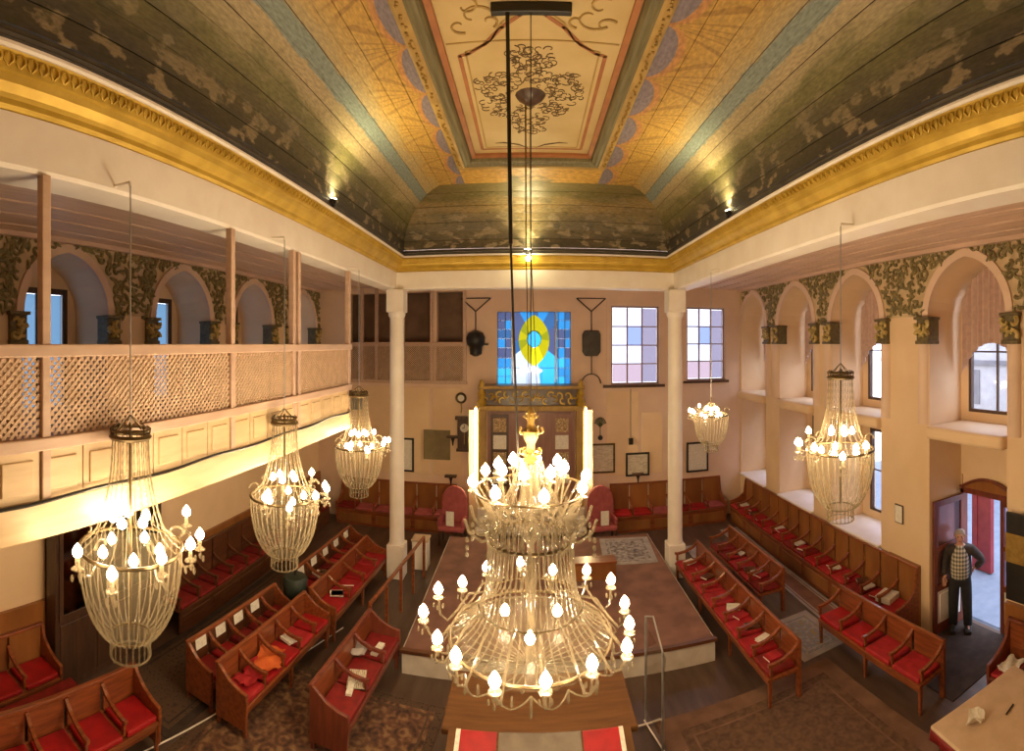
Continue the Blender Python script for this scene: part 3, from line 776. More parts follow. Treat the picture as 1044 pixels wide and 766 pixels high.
for k in range(16):                                                # petals of the yellow almond, each its own pane
    pts = almond(.42, .50, 1.90, 0, 16); N = len(pts); seg = pts[k*2:k*2+3] if k*2+3 <= N else [pts[k*2], pts[k*2+1], pts[0]]
    cz = 1.24; inner = [(p[0]*.45, cz+(p[1]-cz)*.33) for p in seg]
    def edge_pt(p):
        dx, dz = p[0], p[1]-1.24; q = 9.0
        if abs(dx) > 1e-6: q = min(q, .58/abs(dx))
        if dz > 1e-6: q = min(q, (1.98-1.24)/dz)
        if dz < -1e-6: q = min(q, 1.24/-dz)
        return (dx*q, 1.24+dz*q)
    e0, e1 = edge_pt(seg[0]), edge_pt(seg[-1]); poly = [seg[0], seg[1], seg[2], e1]
    if abs(abs(e0[0])-.58) < 1e-4 and abs(abs(e1[0])-.58) > 1e-4: poly.append((e0[0], e1[1]))
    elif abs(abs(e1[0])-.58) < 1e-4 and abs(abs(e0[0])-.58) > 1e-4: poly.append((e1[0], e0[1]))
    poly.append(e0); zc_ = (e0[1]+e1[1])/2
    MB().prism(poly, 'y', -.004, .004).build('pane', random.choice(['sg_white','sg_cyan','sg_white']) if zc_ < .45 else random.choice(['sg_blue','sg_cyan']) if zc_ < .9 else random.choice(['sg_purple','sg_blue','sg_deep']), sg)
    MB().prism(seg+inner[::-1], 'y', -.004, .004).build('petal', ('sg_bright' if 10 < k < 14 else random.choice(['sg_yellow','sg_olive','sg_yellow'])), sg)
MB().prism([(.20*cos(2*pi*i/20), 1.24+.235*sin(2*pi*i/20)) for i in range(20)], 'y', -.003, .003).build('medallion', 'sg_cyan', sg)
mt_ = MB(); t = .05
mt_.box(-1.05,-1,-.05,.04,-.05,H2+.05).box(1,1.05,-.05,.04,-.05,H2+.05).box(-1,1,-.05,.04,H2,H2+.05); mt_.build('frame', 'cream_wood', sg)

# the street outside, seen through the right-hand windows and the door
st = MB().box(7.1, 14.2, -2, 16, -.2, -.02).build('pavement', 'pavement'); tag(st, kind='structure')
fc = thing('street_facade', 'pale street building with banded storeys outside the right windows', 'building', (13.6, 6.5, 0))
MB().box(0,.4,-9,9,-.2,6.2).build('wall', 'facade', fc)
for z in (2.6, 4.3, 5.2): MB().box(-.12,0,-9,9,z,z+.14).build('storey_band', 'facade_dark', fc)
for i in range(6):
    y = -7.5+3*i
    MB().box(-.03,.0,y-.6,y+.6,2.9,4.1).build('window', 'facade_dark', fc)
    MB().box(-.03,.0,y-.6,y+.6,.4,2.3).build('window', 'facade_dark', fc)

# door in the nearest niche
dr = structure('door_1', (6.97, 0, 0))
y0, y1 = BAYS_R[0]-.45, BAYS_R[0]+.78
MB().box(-.06,.06,y0,y0+.07,0,2.36).box(-.06,.06,y1-.07,y1,0,2.36).box(-.06,.06,y0,y1,2.30,2.40).build('door_frame', 'mahogany', dr)
ap = [(y0+(y1-y0)*i/14, 2.40+.21*sin(pi*i/14)) for i in range(15)]
MB().prism(ap, 'x', -.05, .05).build('arched_head', 'wainscot', dr)
MB().tube([(-.06,p[0],p[1]) for p in ap], .028, 6).build('head_moulding', 'mahogany', dr, smooth=True)
MB().box(.02,.12,y0-.02,y1+.02,2.38,2.66).build('head_panel', 'wall', dr)
def leaf(parent, loc, rz, wd, h):
    lf = bpy.data.objects.new('door_leaf', None); COL.objects.link(lf); lf.parent = parent; lf.location = loc; lf.rotation_euler = (0,0,rz)
    m = MB(); s = .075
    m.box(0,s,-.025,.025,0,h).box(wd-s,wd,-.025,.025,0,h)
    for z0, z1 in ((0,.16),(.72,.82),(1.42,1.50),(h-.1,h)): m.box(s,wd-s,-.025,.025,z0,z1)
    m.build('stile_frame', 'mahogany', lf)
    MB().box(s,wd-s,-.004,.004,1.50,h-.1).build('pane', 'lilac_glass', lf); MB().box(s,wd-s,-.004,.004,.82,1.42).build('pane', 'lilac_glass', lf)
    MB().box(s,wd-s,-.012,.012,.16,.72).box(s+.06,wd-s-.06,-.03,.03,.22,.66).build('lower_panel', 'white_paint', lf, bev=.008)
    MB().tube([(wd-.05,-.03,1.05),(wd-.05,-.09,1.05),(wd-.05,-.09,1.17),(wd-.05,-.03,1.17)], .010, 6).build('handle', 'bronze', lf)
    return lf
leaf(dr, (-.07, y1-.07, .01), R(176), .74, 2.28)                   # folded back against the reveal
leaf(dr, (0, y0+.07, .01), R(90), .30, 2.28)                       # narrow closed leaf
tag(MB().box(8.6,8.72,6.28,6.42,0,2.35).box(8.6,8.72,6.66,6.80,0,2.35).box(8.62,8.70,6.42,6.66,0,2.35).box(8.6,8.72,6.28,7.9,2.35,2.5).box(8.6,8.72,7.76,7.9,0,2.35).build('street_gate', 'street_red'), 'dark red gate in the street beyond the open door', 'gate')

# ================================================================== CHANDELIERS
def bulb_mesh(r=.035):
    me = MB().lathe([(1e-5,-r*.9),(r*.75,-r*.55),(r,0),(r*.8,r*.7),(r*.35,r*1.35),(1e-5,r*1.75)], 8)
    return me
def ring(mb, r, z, t, n=32): mb.tube([(r*cos(2*pi*i/n), r*sin(2*pi*i/n), z) for i in range(n)], t, 5, closed=True)
def strands(mb, prof, n, t=.011, bead=True, a0=0.0):
    """n hanging bead strings following (r,z) points; radii swell like beads"""
    P = []
    for (r0,z0),(r1,z1) in zip(prof[:-1], prof[1:]):
        k = max(2, int(sqrt((r1-r0)**2+(z1-z0)**2)/.028))
        P += [(r0+(r1-r0)*i/k, z0+(z1-z0)*i/k) for i in range(k)]
    P.append(prof[-1])
    rad = [t*(1.0 if (i % 2) else .55) for i in range(len(P))]
    for q in range(n):
        a = a0+2*pi*q/n
        mb.tube([(r*cos(a), r*sin(a), z) for r, z in P], rad, 4)
def smooth_prof(pts, n=6):
    out = []
    for i in range(len(pts)-1):
        p0 = pts[max(i-1,0)]; p1 = pts[i]; p2 = pts[i+1]; p3 = pts[min(i+2,len(pts)-1)]
        for k in range(n):
            t = k/n; f = lambda a,b,c,d: .5*((2*b)+(-a+c)*t+(2*a-5*b+4*c-d)*t*t+(-a+3*b-3*c+d)*t**3)
            out.append((f(p0[0],p1[0],p2[0],p3[0]), f(p0[1],p1[1],p2[1],p3[1])))
    out.append(pts[-1]); return out
BULB_SMALL = None
def small_chandelier(label, loc, hang, tall=True, scale=1.0):
    """origin at the basket ring; local z up"""
    global BULB_SMALL
    t = thing('crystal_chandelier', label, 'chandelier', loc, (0 if loc[0] < 0 else pi), 'basket chandeliers hung under the beams')
    for r_, z_, q_ in ((.385,0,.014),(.15,-.66,.010)):
        m = MB(); ring(m, r_, z_, q_); m.build('basket_ring', 'bronze', t, smooth=True)
    b = MB(); strands(b, smooth_prof([(.385,0),(.375,-.2),(.32,-.45),(.22,-.62),(.15,-.66)], 4), 32, .0085)
    tag(b.build('basket_strands', 'crystal', t), kind='stuff')
    c = MB(); strands(c, [(.15,-.66),(.15,-.80)], 20, .011); ring(c, .15, -.80, .008); tag(c.build('drop_cup', 'crystal', t), kind='stuff')
    MB().lathe(smooth_prof([(.36,-.02),(.35,-.2),(.30,-.43),(.20,-.60),(.14,-.66)], 3), 20).build('basket_lining', 'crystal_soft', t, smooth=True)
    top = .82 if tall else .30
    u = MB()
    if tall: strands(u, smooth_prof([(.135,.82),(.15,.55),(.19,.34),(.26,.12),(.375,.01)], 4), 22, .0065)
    else: strands(u, smooth_prof([(.06,.26),(.12,.2),(.25,.06),(.375,.01)], 4), 18, .0065)
    tag(u.build('canopy_strands', 'crystal', t), kind='stuff')
    if tall:
        k = MB(); ring(k, .14, .82, .022, 20); ring(k, .135, .87, .012, 20)
        for i in range(8): a = 2*pi*i/8; k.tube([(.14*cos(a),.14*sin(a),.82),(.15*cos(a),.15*sin(a),.88),(.12*cos(a),.12*sin(a),.90)], .008, 4)
        for i in range(4): a = pi*i/2; k.tube([(.14*cos(a),.14*sin(a),.86),(0,0,.98)], .006, 4)
        k.build('crown', 'bronze', t, smooth=True)
    MB().tube([(0,0,-.62),(0,0,top+.1)], .012, 6).build('stem', 'bronze', t)
    MB().tube([(0,0,top+.1),(0,0,(hang-loc[2])/scale)], .006/scale, 5).build('hanging_rod', 'grey_metal', t)
    bk = MB().tube([(0,0,0),(.0,0,0.03),((-.22 if loc[0] < 0 else .20),0,.045)], .012, 5).build('beam_bracket', 'white_paint', t); bk.location = (0,0,(hang-loc[2])/scale-.02); bk.rotation_euler = (0,0,-t.rotation_euler.z); bk.scale = (1/scale,)*3
    def bulb(x, y, z):
        global BULB_SMALL
        if BULB_SMALL is None:
            BULB_SMALL = bulb_mesh(.036).build('bulb', 'bulb_small', t, smooth=True); BULB_SMALL.location = (x,y,z); return
        copy_part(BULB_SMALL, t, (x,y,z))
    for i in range(6):                                              # outer arms with candles
        a = R((82,-82,56,-56,18,-18)[i]); r = (.56,.56,.54,.54,.48,.48)[i]; dz = (.10,.10,.0,.0,.06,.06)[i]
        pts = [(q*cos(a), q*sin(a), zz) for q, zz in ((.37,0),(.43,-.07),(.50,-.05),(r,dz-.08))]
        am = MB(); am.tube(pts, .010, 5); am.lathe([(.012,0),(.045,.012),(.04,.02),(.012,.02)], 8, (r*cos(a),r*sin(a),dz-.09)); am.lathe([(.016,0),(.016,.07)], 6, (r*cos(a),r*sin(a),dz-.075))
        for d in range(3): am.ball((r*cos(a)+.035*cos(d*2.1), r*sin(a)+.035*sin(d*2.1), dz-.14), .013, 5, 3, 2.2)
        am.build('arm', 'crystal', t, smooth=True); bulb(r*cos(a), r*sin(a), dz+.03)
    for i in range(5): a = 2*pi*i/5; bulb(.13*cos(a), .13*sin(a), .20 if tall else .12)
    for i in range(5): a = 2*pi*i/5+.6; bulb(.22*cos(a), .22*sin(a), -.02)
    for i in range(6):
        a = 2*pi*i/6+.7; sc_ = MB()
        scroll(sc_, lambda p,q,d: (p*cos(a), p*sin(a), q), (.33,.10), .075, .012, 1, 0, 10)
        sc_.build('scroll_ornament', 'crystal', t, smooth=True)
    t.scale = (scale,)*3
    return t
CH = [('large beaded basket chandelier nearest the lower left, before the gallery', 133, 557, -2.66, True, 1.0),
      ('beaded chandelier second along the left gallery, above the paired benches', 290, 505, -2.66, True, 1.0),
      ('beaded chandelier beside the left white column', 366, 455, -2.66, True, .98),
      ('tall beaded chandelier hanging in front of the right window niches', 857, 458, 2.92, True, .88),
      ('short chandelier without crown beside the right white column', 725, 423, 2.92, False, .74)]
for lb, px, py, X, tall, s in CH:
    p = at_x(px, py, X); small_chandelier(lb, p, 6.20, tall, s)
# the great chandelier
GC = Vector((.01, 4.40, 0))
big = thing('great_chandelier', 'huge tiered crystal chandelier with two rings of candle bulbs over the reading desk', 'chandelier', GC)
b = MB()
strands(b, smooth_prof([(.38,3.26),(.39,3.0),(.42,2.76),(.49,2.60),(.60,2.49),(.72,2.42)], 4), 50, .0088); tag(b.build('bead_strands', 'crystal_big', big), kind='stuff')
b = MB()
strands(b, smooth_prof([(.72,2.42),(.66,2.33),(.45,2.22),(.2,2.16),(.06,2.14)], 4), 30, .007); tag(b.build('bowl_strands', 'crystal_big', big), kind='stuff')
for r_, z_, q_, n_ in ((.72,2.42,.014,48),(.38,3.27,.018,32),(.47,2.68,.008,36),(.5,3.70,.011,36)):
    m = MB(); ring(m, r_, z_, q_, n_); m.build('ring', 'bronze', big, smooth=True)
MB().lathe(smooth_prof([(.70,2.40),(.60,2.30),(.40,2.21),(.05,2.14)], 3), 28).build('glass_bowl', 'crystal_soft', big, smooth=True)
MB().lathe([(.02,2.1),(.05,2.2),(.03,2.5),(.06,2.9),(.03,3.2),(.10,3.3),(.05,3.45),(.14,3.55),(.05,3.65),(.09,3.8),(.04,3.95)], 14).build('stem', 'crystal_big', big, smooth=True)
d = MB()                                                            # pendants and festoons under the rim
for i in range(32):
    a = 2*pi*i/32; r = .74; L = .10 if i % 4 else .17
    d.lathe([(1e-5,-L),(.016,-L+.035),(.008,-L*.45),(.013,-.02),(.004,0)], 5, (r*cos(a), r*sin(a), 2.36))
for i in range(16):
    a0, a1 = 2*pi*i/16, 2*pi*(i+1)/16
    d.tube([( (.74+.07*sin(pi*q/6))*cos(a0+(a1-a0)*q/6), (.74+.07*sin(pi*q/6))*sin(a0+(a1-a0)*q/6), 2.37-.06*sin(pi*q/6)) for q in range(7)], .008, 4)
tag(d.build('pendants', 'crystal_big', big, smooth=True), kind='stuff')
BB = bulb_mesh(.045).build('bulb', 'bulb', big, smooth=True); first = True
def big_bulb(x, y, z):
    global first
    if first: BB.location = (x,y,z); first = False
    else: copy_part(BB, big, (x,y,z))
for i in range(16):                                                 # lower ring of arms
    a = 2*pi*i/16+.12; r = .92+.04*((i*7) % 3-1); zb = 2.60+.03*((i*5) % 3-1); ca, sa = cos(a), sin(a)
    am = MB(); am.tube([(q*ca, q*sa, z) for q, z in ((.46,2.70),(.60,2.66),(.72,2.48),(.82,2.36),(.90,2.40),(r,zb-.08))], .011, 5)
    am.lathe([(.012,0),(.055,.014),(.05,.022),(.014,.024)], 8, (r*ca, r*sa, zb-.09)); am.lathe([(.018,0),(.018,.07)], 6, (r*ca, r*sa, zb-.07))
    for dd in range(4): am.ball((r*ca+.045*cos(dd*1.57), r*sa+.045*sin(dd*1.57), zb-.15), .012, 5, 3, 2.4)
    am.build('arm', 'crystal_big', big, smooth=True); big_bulb(r*ca, r*sa, zb)
for i in range(16):                                                 # upper ring of arms
    inner = i % 2; a = 2*pi*i/16+.2; r = .30 if inner else .52; zb = 3.90 if inner else 3.78; ca, sa = cos(a), sin(a)
    am = MB(); am.tube([(q*ca, q*sa, z) for q, z in ((.06,3.50),(r*.5,3.48),(r*.9,3.56),(r,zb-.08))], .011, 5)
    am.lathe([(.012,0),(.05,.014),(.045,.022),(.014,.024)], 8, (r*ca, r*sa, zb-.09)); am.lathe([(.018,0),(.018,.07)], 6, (r*ca, r*sa, zb-.07))
    am.build('arm', 'crystal_big', big, smooth=True); big_bulb(r*ca, r*sa, zb)
for i in range(3): a = 2*pi*i/3+.5; big_bulb(.28*cos(a), .28*sin(a), 2.52)
cy = MB()                                                           # crystal festoons of the middle tier
strands(cy, smooth_prof([(.36,3.46),(.42,3.38),(.40,3.28),(.38,3.20)], 4), 40, .012)
strands(cy, smooth_prof([(.50,3.70),(.40,3.55),(.34,3.42),(.38,3.30)], 4), 28, .013)
strands(cy, smooth_prof([(.10,3.95),(.16,3.75),(.24,3.6),(.30,3.45)], 4), 16, .012)
tag(cy.build('festoons', 'crystal_big', big), kind='stuff')
for i in range(10):
    a = 2*pi*i/10+.3; q_ = MB()
    scroll(q_, lambda p,q,dd: (p*cos(a), p*sin(a), q), (.47,3.40), .13, .020, 1, 2.0, 12)
    q_.tube([(.30*cos(a),.30*sin(a),3.30),(.45*cos(a),.45*sin(a),3.27),(.56*cos(a),.56*sin(a),3.36),(.60*cos(a),.60*sin(a),3.48)], .014, 5)
    for z in (3.25,3.18,3.12): q_.ball((.58*cos(a),.58*sin(a),z+.05), .018, 5, 3, 1.6)
    q_.build('crystal_scroll', 'crystal_big', big, smooth=True)
k = MB(); k.lathe([(.03,3.92),(.07,3.97),(.04,4.02),(.035,4.10),(.065,4.16),(.075,4.22),(.05,4.24),(.03,4.30),(.05,4.36),(.02,4.44)], 12)
for i in range(7):
    a = 2*pi*i/7
    scroll(k, lambda p,q,dd: (p*cos(a), p*sin(a), q), (.075,4.22), .04, .011, -1, 1.0, 8)
    scroll(k, lambda p,q,dd: (p*cos(a+.4), p*sin(a+.4), q), (.075,4.05), .045, .012, 1, 4.0, 8)
    scroll(k, lambda p,q,dd: (p*cos(a+.2), p*sin(a+.2), q), (.06,4.36), .03, .009, 1, 2.0, 8)
tag(k.build('gilt_crown', 'gold_dark', big, smooth=True), kind='stuff')
MB().tube([(0,0,3.9),(0,0,7.98)], .006, 6).build('hanging_cable', 'iron', big)
MB().tube([(-.21,0,7.98),(-.195,0,7.0),(-.18,0,5.9)], .020, 6).build('pulley_rod', 'black', big, smooth=True)
MB().tube([(-.18,0,5.9),(-.13,0,4.4),(-.10,0,3.7)], .012, 6).build('pulley_cord', 'iron', big, smooth=True)
br = MB().box(-.36,.37,-.035,.035,7.97,8.06).build('ceiling_bracket', 'black', bev=.01); br.location = (.01,4.40,0); tag(br, 'short black bar on the ceiling where the great chandelier hangs', 'bracket')
wi = thing('hanging_wires', 'pair of thin dark wires dropping from the painted ceiling rose', 'wire', (0, 6.03, 0))
MB().tube([(-.05,0,7.95),(-.045,0,6.2),(.0,0,4.0)], [.010,.008,.004], 5).build('wire', 'bronze', wi)
MB().tube([(.01,0,7.95),(.012,0,6.2),(.11,0,4.0)], [.009,.007,.004], 5).build('wire', 'bronze', wi)

# floodlights on the cornice
def flood(label, loc, direction, power):
    f = thing('floodlight', label, 'floodlight', loc)
    d = Vector(direction).normalized(); q = d.to_track_quat('-Z', 'Y')
    M_ = q.to_matrix().to_4x4()
    m = MB(); m.m = M_; m.box(-.075,.075,-.045,.045,-.02,.05); m.build('housing', 'black', f, bev=.008)
    m = MB(); m.m = M_; m.box(-.065,.065,-.036,.036,-.028,-.020); m.build('lens', 'flood_lens', f)
    m = MB(); m.tube([(0,0,-.02),Vector((0,0,-.06))-d*.02], .012, 5); m.build('bracket', 'black', f)
    l = bpy.data.lights.new('beam', 'SPOT'); l.energy = power; l.color = (1.0,.83,.42); l.spot_size = R(125); l.spot_blend = .8; l.shadow_soft_size = .05
    lo = bpy.data.objects.new('beam', l); COL.objects.link(lo); lo.parent = f; lo.location = d*.035; lo.rotation_euler = q.to_euler()
    return f
pl = at_x(340, 217, XL+.27); flood('small floodlight on the left gilded cornice shining up the painted cove', (XL+.27, pl.y, 6.93), (.30,.1,1), FLOOD_POWER)
pr = at_x(742, 221, XR-.27); flood('small floodlight on the right gilded cornice shining up the painted cove', (XR-.27, pr.y, 6.93), (-.30,.1,1), FLOOD_POWER)
flood('small floodlight at the middle of the far cornice', (-.03, YC-.28, 6.90), (0,-.35,1), FLOOD_POWER*.8)

bl_ = thing('bare_bulb', 'bare glowing bulb in the middle of the far gilded cornice', 'lamp', (-.03, YC-.36, 6.72))
MB().ball((0,0,0), .055, 10, 8).build('bulb', 'flood_lens', bl_, smooth=True); MB().tube([(0,.03,.03),(0,.14,.06)], .02, 6).build('holder', 'black', bl_)

# ================================================================== FLOOR COVERINGS, PLATFORM, ARK
def rug(label, x0, x1, y0, y1, mat, border, z=0.0, rz=0.0, bw=.12, group=None):
    cx, cy = (x0+x1)/2, (y0+y1)/2; hx, hy = (x1-x0)/2, (y1-y0)/2
    t = thing('rug', label, 'rug', (cx,cy,z), rz, group)
    MB().box(-hx+bw,hx-bw,-hy+bw,hy-bw,.001,.012).build('field', mat, t)
    m = MB(); m.box(-hx,hx,-hy,-hy+bw,.001,.011).box(-hx,hx,hy-bw,hy,.001,.011).box(-hx,-hx+bw,-hy+bw,hy-bw,.001,.011).box(hx-bw,hx,-hy+bw,hy-bw,.001,.011); m.build('border', border, t)
    m = MB(); a = bw*1.5; w2 = .03
    m.box(-hx+a,hx-a,-hy+a,-hy+a+w2,.011,.0135).box(-hx+a,hx-a,hy-a-w2,hy-a,.011,.0135).box(-hx+a,-hx+a+w2,-hy+a+w2,hy-a-w2,.011,.0135).box(hx-a-w2,hx-a,-hy+a+w2,hy-a-w2,.011,.0135); m.build('inner_stripe', border, t)
    return t
PT = .35
pf = MB().box(-1.92,2.86,7.2,11.7,0,PT).build('platform', 'stone'); tag(pf, 'low stone-sided platform carpeted in maroon before the ark', 'platform')
MB().box(-1.90,2.84,7.22,11.68,PT,PT+.012).build('carpet', 'carpet_maroon', pf)
MB().box(-1.95,2.89,7.17,7.25,PT-.03,PT+.018).build('nosing', 'bench_dark', pf)
rug('grey patterned rug on the platform by the right column', 1.6, 2.75, 10.1, 11.5, 'rug_grey', 'carpet_grey', PT+.012, R(-4))
rug('beige and brown patterned rug at the lower left under the red bench', -4.0, -1.25, 4.0, 6.75, 'rug_beige', 'rug_dark', 0, R(-5))
rug('large worn brown rug spread over the right foreground', 1.75, 4.55, 2.4, 6.35, 'rug_brown', 'carpet_brown', 0, R(3), .25)
rug('small rug with blue-grey pattern behind the short right bench', 4.05, 4.95, 6.55, 7.75, 'rug_blue', 'carpet_grey', .0, R(4))
rug('pale grey runner between the two right-hand rows of benches', 3.75, 4.02, 7.4, 11.5, 'carpet_grey', 'carpet_grey', 0, 0, .04)
rug('dark patterned carpet on the left between the benches', -5.5, -4.06, 4.6, 9.5, 'rug_dark', 'carpet_dark', 0, R(-2))
dm = MB().box(5.2,6.9,4.45,5.75,.001,.014).build('door_mat', 'carpet_dark'); tag(dm, 'dark brown mat on the floor at the open door', 'mat')
rug('dusty pink carpet strip before the long right wall bench', 4.98, 5.48, 6.2, 12.2, 'carpet_maroon', 'carpet_grey', 0, 0, .05)

ark = thing('torah_ark', 'tall wooden ark with carved gilt lintel and picture panels against the far wall', 'ark', (.03, YW, 0))
MB().box(-1.62,1.62,-.55,0,.0,3.28).build('body', 'wall', ark)
for i, (yd, z) in enumerate(((-1.35,.42),(-1.05,.60),(-.8,.78))): MB().box(-1.38,1.38,yd,-.5,PT if i == 0 else z-.18,z).build('step', 'stone', ark, bev=.015)
MB().box(-1.12,1.14,-.62,-.5,.78,3.27).build('door_surround', 'ark_wood', ark)
for s in (-1, 1):
    dl = bpy.data.objects.new('door', None); COL.objects.link(dl); dl.parent = ark; dl.location = (s*.53, -.64, .85)
    MB().box(-.5,.5,-.02,.02,0,2.38).build('leaf', 'ark_wood', dl, bev=.008)
    xo = s*.27
    MB().box(xo-.23,xo+.23,-.035,-.015,.05,2.34).build('dark_frame', 'dark_wood' if s < 0 else 'ark_wood', dl, bev=.006)
    for j in range(5): MB().box(xo-.17,xo+.17,-.048,-.03,.12+j*.44,.48+j*.44).build('picture_panel', 'picture' if (j+s) % 2 else 'paper', dl, bev=.006)
    MB().ball((-s*.42,-.05,1.2), .025, 8, 5).build('knob', 'gold', dl, smooth=True)
MB().box(-1.34,1.36,-.75,.0,3.28,3.42).build('lintel', 'gold_dark', ark, bev=.02)
MB().box(-1.26,1.28,-.68,.0,3.42,3.84).build('frieze', 'dark_wood', ark)
MB().box(-1.36,1.38,-.78,.0,3.84,3.93).build('cornice', 'gold_dark', ark, bev=.02)
rl = MB()
for i in range(22):
    x = -1.15+2.3*i/21; scroll(rl, lambda a,b,d: (a,-.69-d,b), (x,3.62+.06*((i % 2)*2-1)), .11, .028, 1 if i % 2 else -1, random.random()*6)
tag(rl.build('carved_foliage', 'gold', ark, smooth=True), kind='stuff')
for s in (-1, 1):
    f_ = MB(); f_.lathe([(.10,3.40),(.13,3.5),(.07,3.6),(.11,3.72),(.05,3.85),(.08,3.95),(.05,4.05),(1e-5,4.1)], 10, (s*1.27+.01,-.72,0)); f_.build('gilt_finial', 'gold', ark, smooth=True)
    MB().box(s*1.27-.10,s*1.27+.10,-.66,-.5,.78,3.30).build('pilaster', 'ochre', ark, bev=.02)
    tl = thing('tube_lamp', ('bright vertical tube lamp on the left side of the ark' if s < 0 else 'bright vertical tube lamp on the right side of the ark'), 'lamp', (.03+s*1.43, YW-.60, 0))
    MB().box(-.03,.03,.0,.05,1.25,3.38).build('holder', 'ochre', tl); MB().tube([(0,-.03,1.3),(0,-.03,3.33)], .021, 8).build('tube', 'tube_lamp', tl, smooth=True)

# ================================================================== BENCHES
def armrest(mb, x, D, h, w_=.045, zs=.46):
    h = min(h, .84); pts = [(x,.03,h-.06),(x,D*.25,h-.14),(x,D*.55,h-.20),(x,D*.85,h-.22),(x,D,h-.21)]
    for a, b in zip(pts[:-1], pts[1:]): mb.bar(a, b, w_, .04)
    mb.box(x-w_/2+.006,x+w_/2-.006,D-.07,D-.03,zs,h-.22)
def bench(name, label, origin, rz, L, n, D=.52, h=.82, closed=False, solid_ends=False, wood='bench_wood', cushions=('red','red','red_b'), seed=1, group=None, legs=True, panel='bench_wood'):
    """local x along the bench, y from the back towards the front"""
    rnd = random.Random(seed); t = thing(name, label, 'bench', origin, rz, group)
    for i in range(n):
        a, b = L*i/n, L*(i+1)/n
        MB().box(a+.02,b-.02,.005,.03,.44,h-.05).build('back_panel', panel, t, bev=.006, seg=1)
        j = rnd.uniform(-.012,.012)
        MB().box(a+.035,b-.035,.05,D-.015+j,.42,.47+rnd.uniform(0,.02)).build('cushion', rnd.choice(cushions), t, bev=.018)
    MB().box(-.02,L+.02,-.015,.045,h-.05,h).build('top_rail', wood, t, bev=.012)
    MB().box(0,L,0,D,.37,.42).build('seat_board', wood, t, bev=.01)
    MB().box(.01,L-.01,.0,.035,.30 if not closed else .0,.44).build('back_rail', wood, t)
    for i in range(n+1):
        x = min(max(L*i/n, .0), L); m = MB()
        if solid_ends and i in (0, n):
            x0, x1 = (x-.02, x+.03) if i == 0 else (x-.03, x+.02)
            prof = [(0,.12),(D-.02,.12),(D+.01,.45),(D,.58),(D*.75,.60),(D*.45,.66),(D*.2,.76),(.05,h-.02),(0,h-.02)]
            m.prism(prof, 'x', x0, x1); m.build('end_panel', wood, t, bev=.01)
        else:
            armrest(m, x, D, h); m.build('armrest', wood, t)
    if closed:
        MB().box(0,L,D-.05,D-.02,0,.37).build('front_board', wood, t)
        k = max(2, int(L/.9))
        for i in range(k): MB().box(L*i/k+.06,L*(i+1)/k-.06,D-.03,D-.008,.07,.31).build('front_panel', panel, t, bev=.008, seg=1)
    else:
        MB().box(.02,L-.02,D-.06,D-.03,.30,.38).build('apron', wood, t)
        if legs:
            k = 2 if L < 2 else (3 if L < 3 else 4)
            for i in range(k):
                x = .03+(L-.06)*i/(k-1)
                for y in (.02, D-.045):
                    m = MB(); m.add([(x-.018,y-.018,0),(x+.018,y-.018,0),(x+.018,y+.018,0),(x-.018,y+.018,0),(x-.027,y-.025,.37),(x+.027,y-.025,.37),(x+.027,y+.025,.37),(x-.027,y+.025,.37)],
                                    [(0,3,2,1),(4,5,6,7),(0,1,5,4),(1,2,6,5),(2,3,7,6),(3,0,4,7)]); m.build('leg', wood, t)
            if not solid_ends:
                for x in (.0, L): MB().box(x-.025,x+.025,-.01,.035,0,h).build('end_post', wood, t)
    return t
def bench_between(near, far, side, **k):
    """bench whose back runs near -> far; side=-1 faces left, +1 faces right"""
    n_, f_ = Vector((near[0],near[1],k.pop('z',0))), Vector((far[0],far[1],0)); f_.z = n_.z
    L = (f_-n_).length
    if side < 0: d = f_-n_; o = n_
    else: d = n_-f_; o = f_
    return bench(origin=o, rz=atan2(d.y, d.x), L=L, **k), (o, atan2(d.y, d.x), L)
B = {}
_, B['R1'] = bench_between((3.64,5.92), (3.52,9.85), -1, name='long_bench', label='long red-cushioned wooden bench beside the platform, right of the centre', n=8, h=.82, seed=3, cushions=('red','red_b','red_c','red_b'))
_, B['R2'] = bench_between((4.56,8.0), (4.50,10.4), -1, name='bench', label='red bench between the long bench and the right wall bench', n=5, seed=4, cushions=('red_b','red_c','red'))
_, B['R3'] = bench_between((5.20,4.62), (5.06,6.85), -1, name='bench', label='short slender-legged red bench in front of the man at the door', n=4, seed=5, D=.52)
_, B['RW'] = bench_between((6.04,5.95), (6.04,12.75), -1, name='wall_bench', label='long built-in wooden bench with red seats along the right wall', n=14, h=1.16, D=.52, closed=True, seed=6, solid_ends=True, cushions=('red','red_b','red_c'), panel='wainscot')
_, B['RD'] = bench_between((5.98,2.55), (5.98,4.02), -1, name='wall_bench', label='red upholstered settee at the right edge beside the door', n=3, h=1.0, D=.55, closed=True, seed=7, solid_ends=True, wood='mahogany')
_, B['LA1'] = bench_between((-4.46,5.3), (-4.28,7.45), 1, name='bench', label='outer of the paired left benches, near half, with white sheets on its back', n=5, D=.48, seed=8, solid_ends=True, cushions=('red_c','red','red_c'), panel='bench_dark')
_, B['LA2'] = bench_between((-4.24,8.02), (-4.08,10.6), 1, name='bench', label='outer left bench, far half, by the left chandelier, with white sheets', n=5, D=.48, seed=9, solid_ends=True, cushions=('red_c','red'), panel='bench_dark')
_, B['LB1'] = bench_between((-3.86,5.2), (-3.70,7.45), 1, name='bench', label='inner of the paired left benches, with the orange cloth on its seat', n=5, D=.50, seed=10, solid_ends=True, cushions=('red','red_b','red'))
_, B['LB2'] = bench_between((-3.66,7.6), (-3.52,10.15), 1, name='bench', label='inner left bench reaching the white column', n=4, D=.50, seed=11, solid_ends=True, cushions=('red','red_b'))
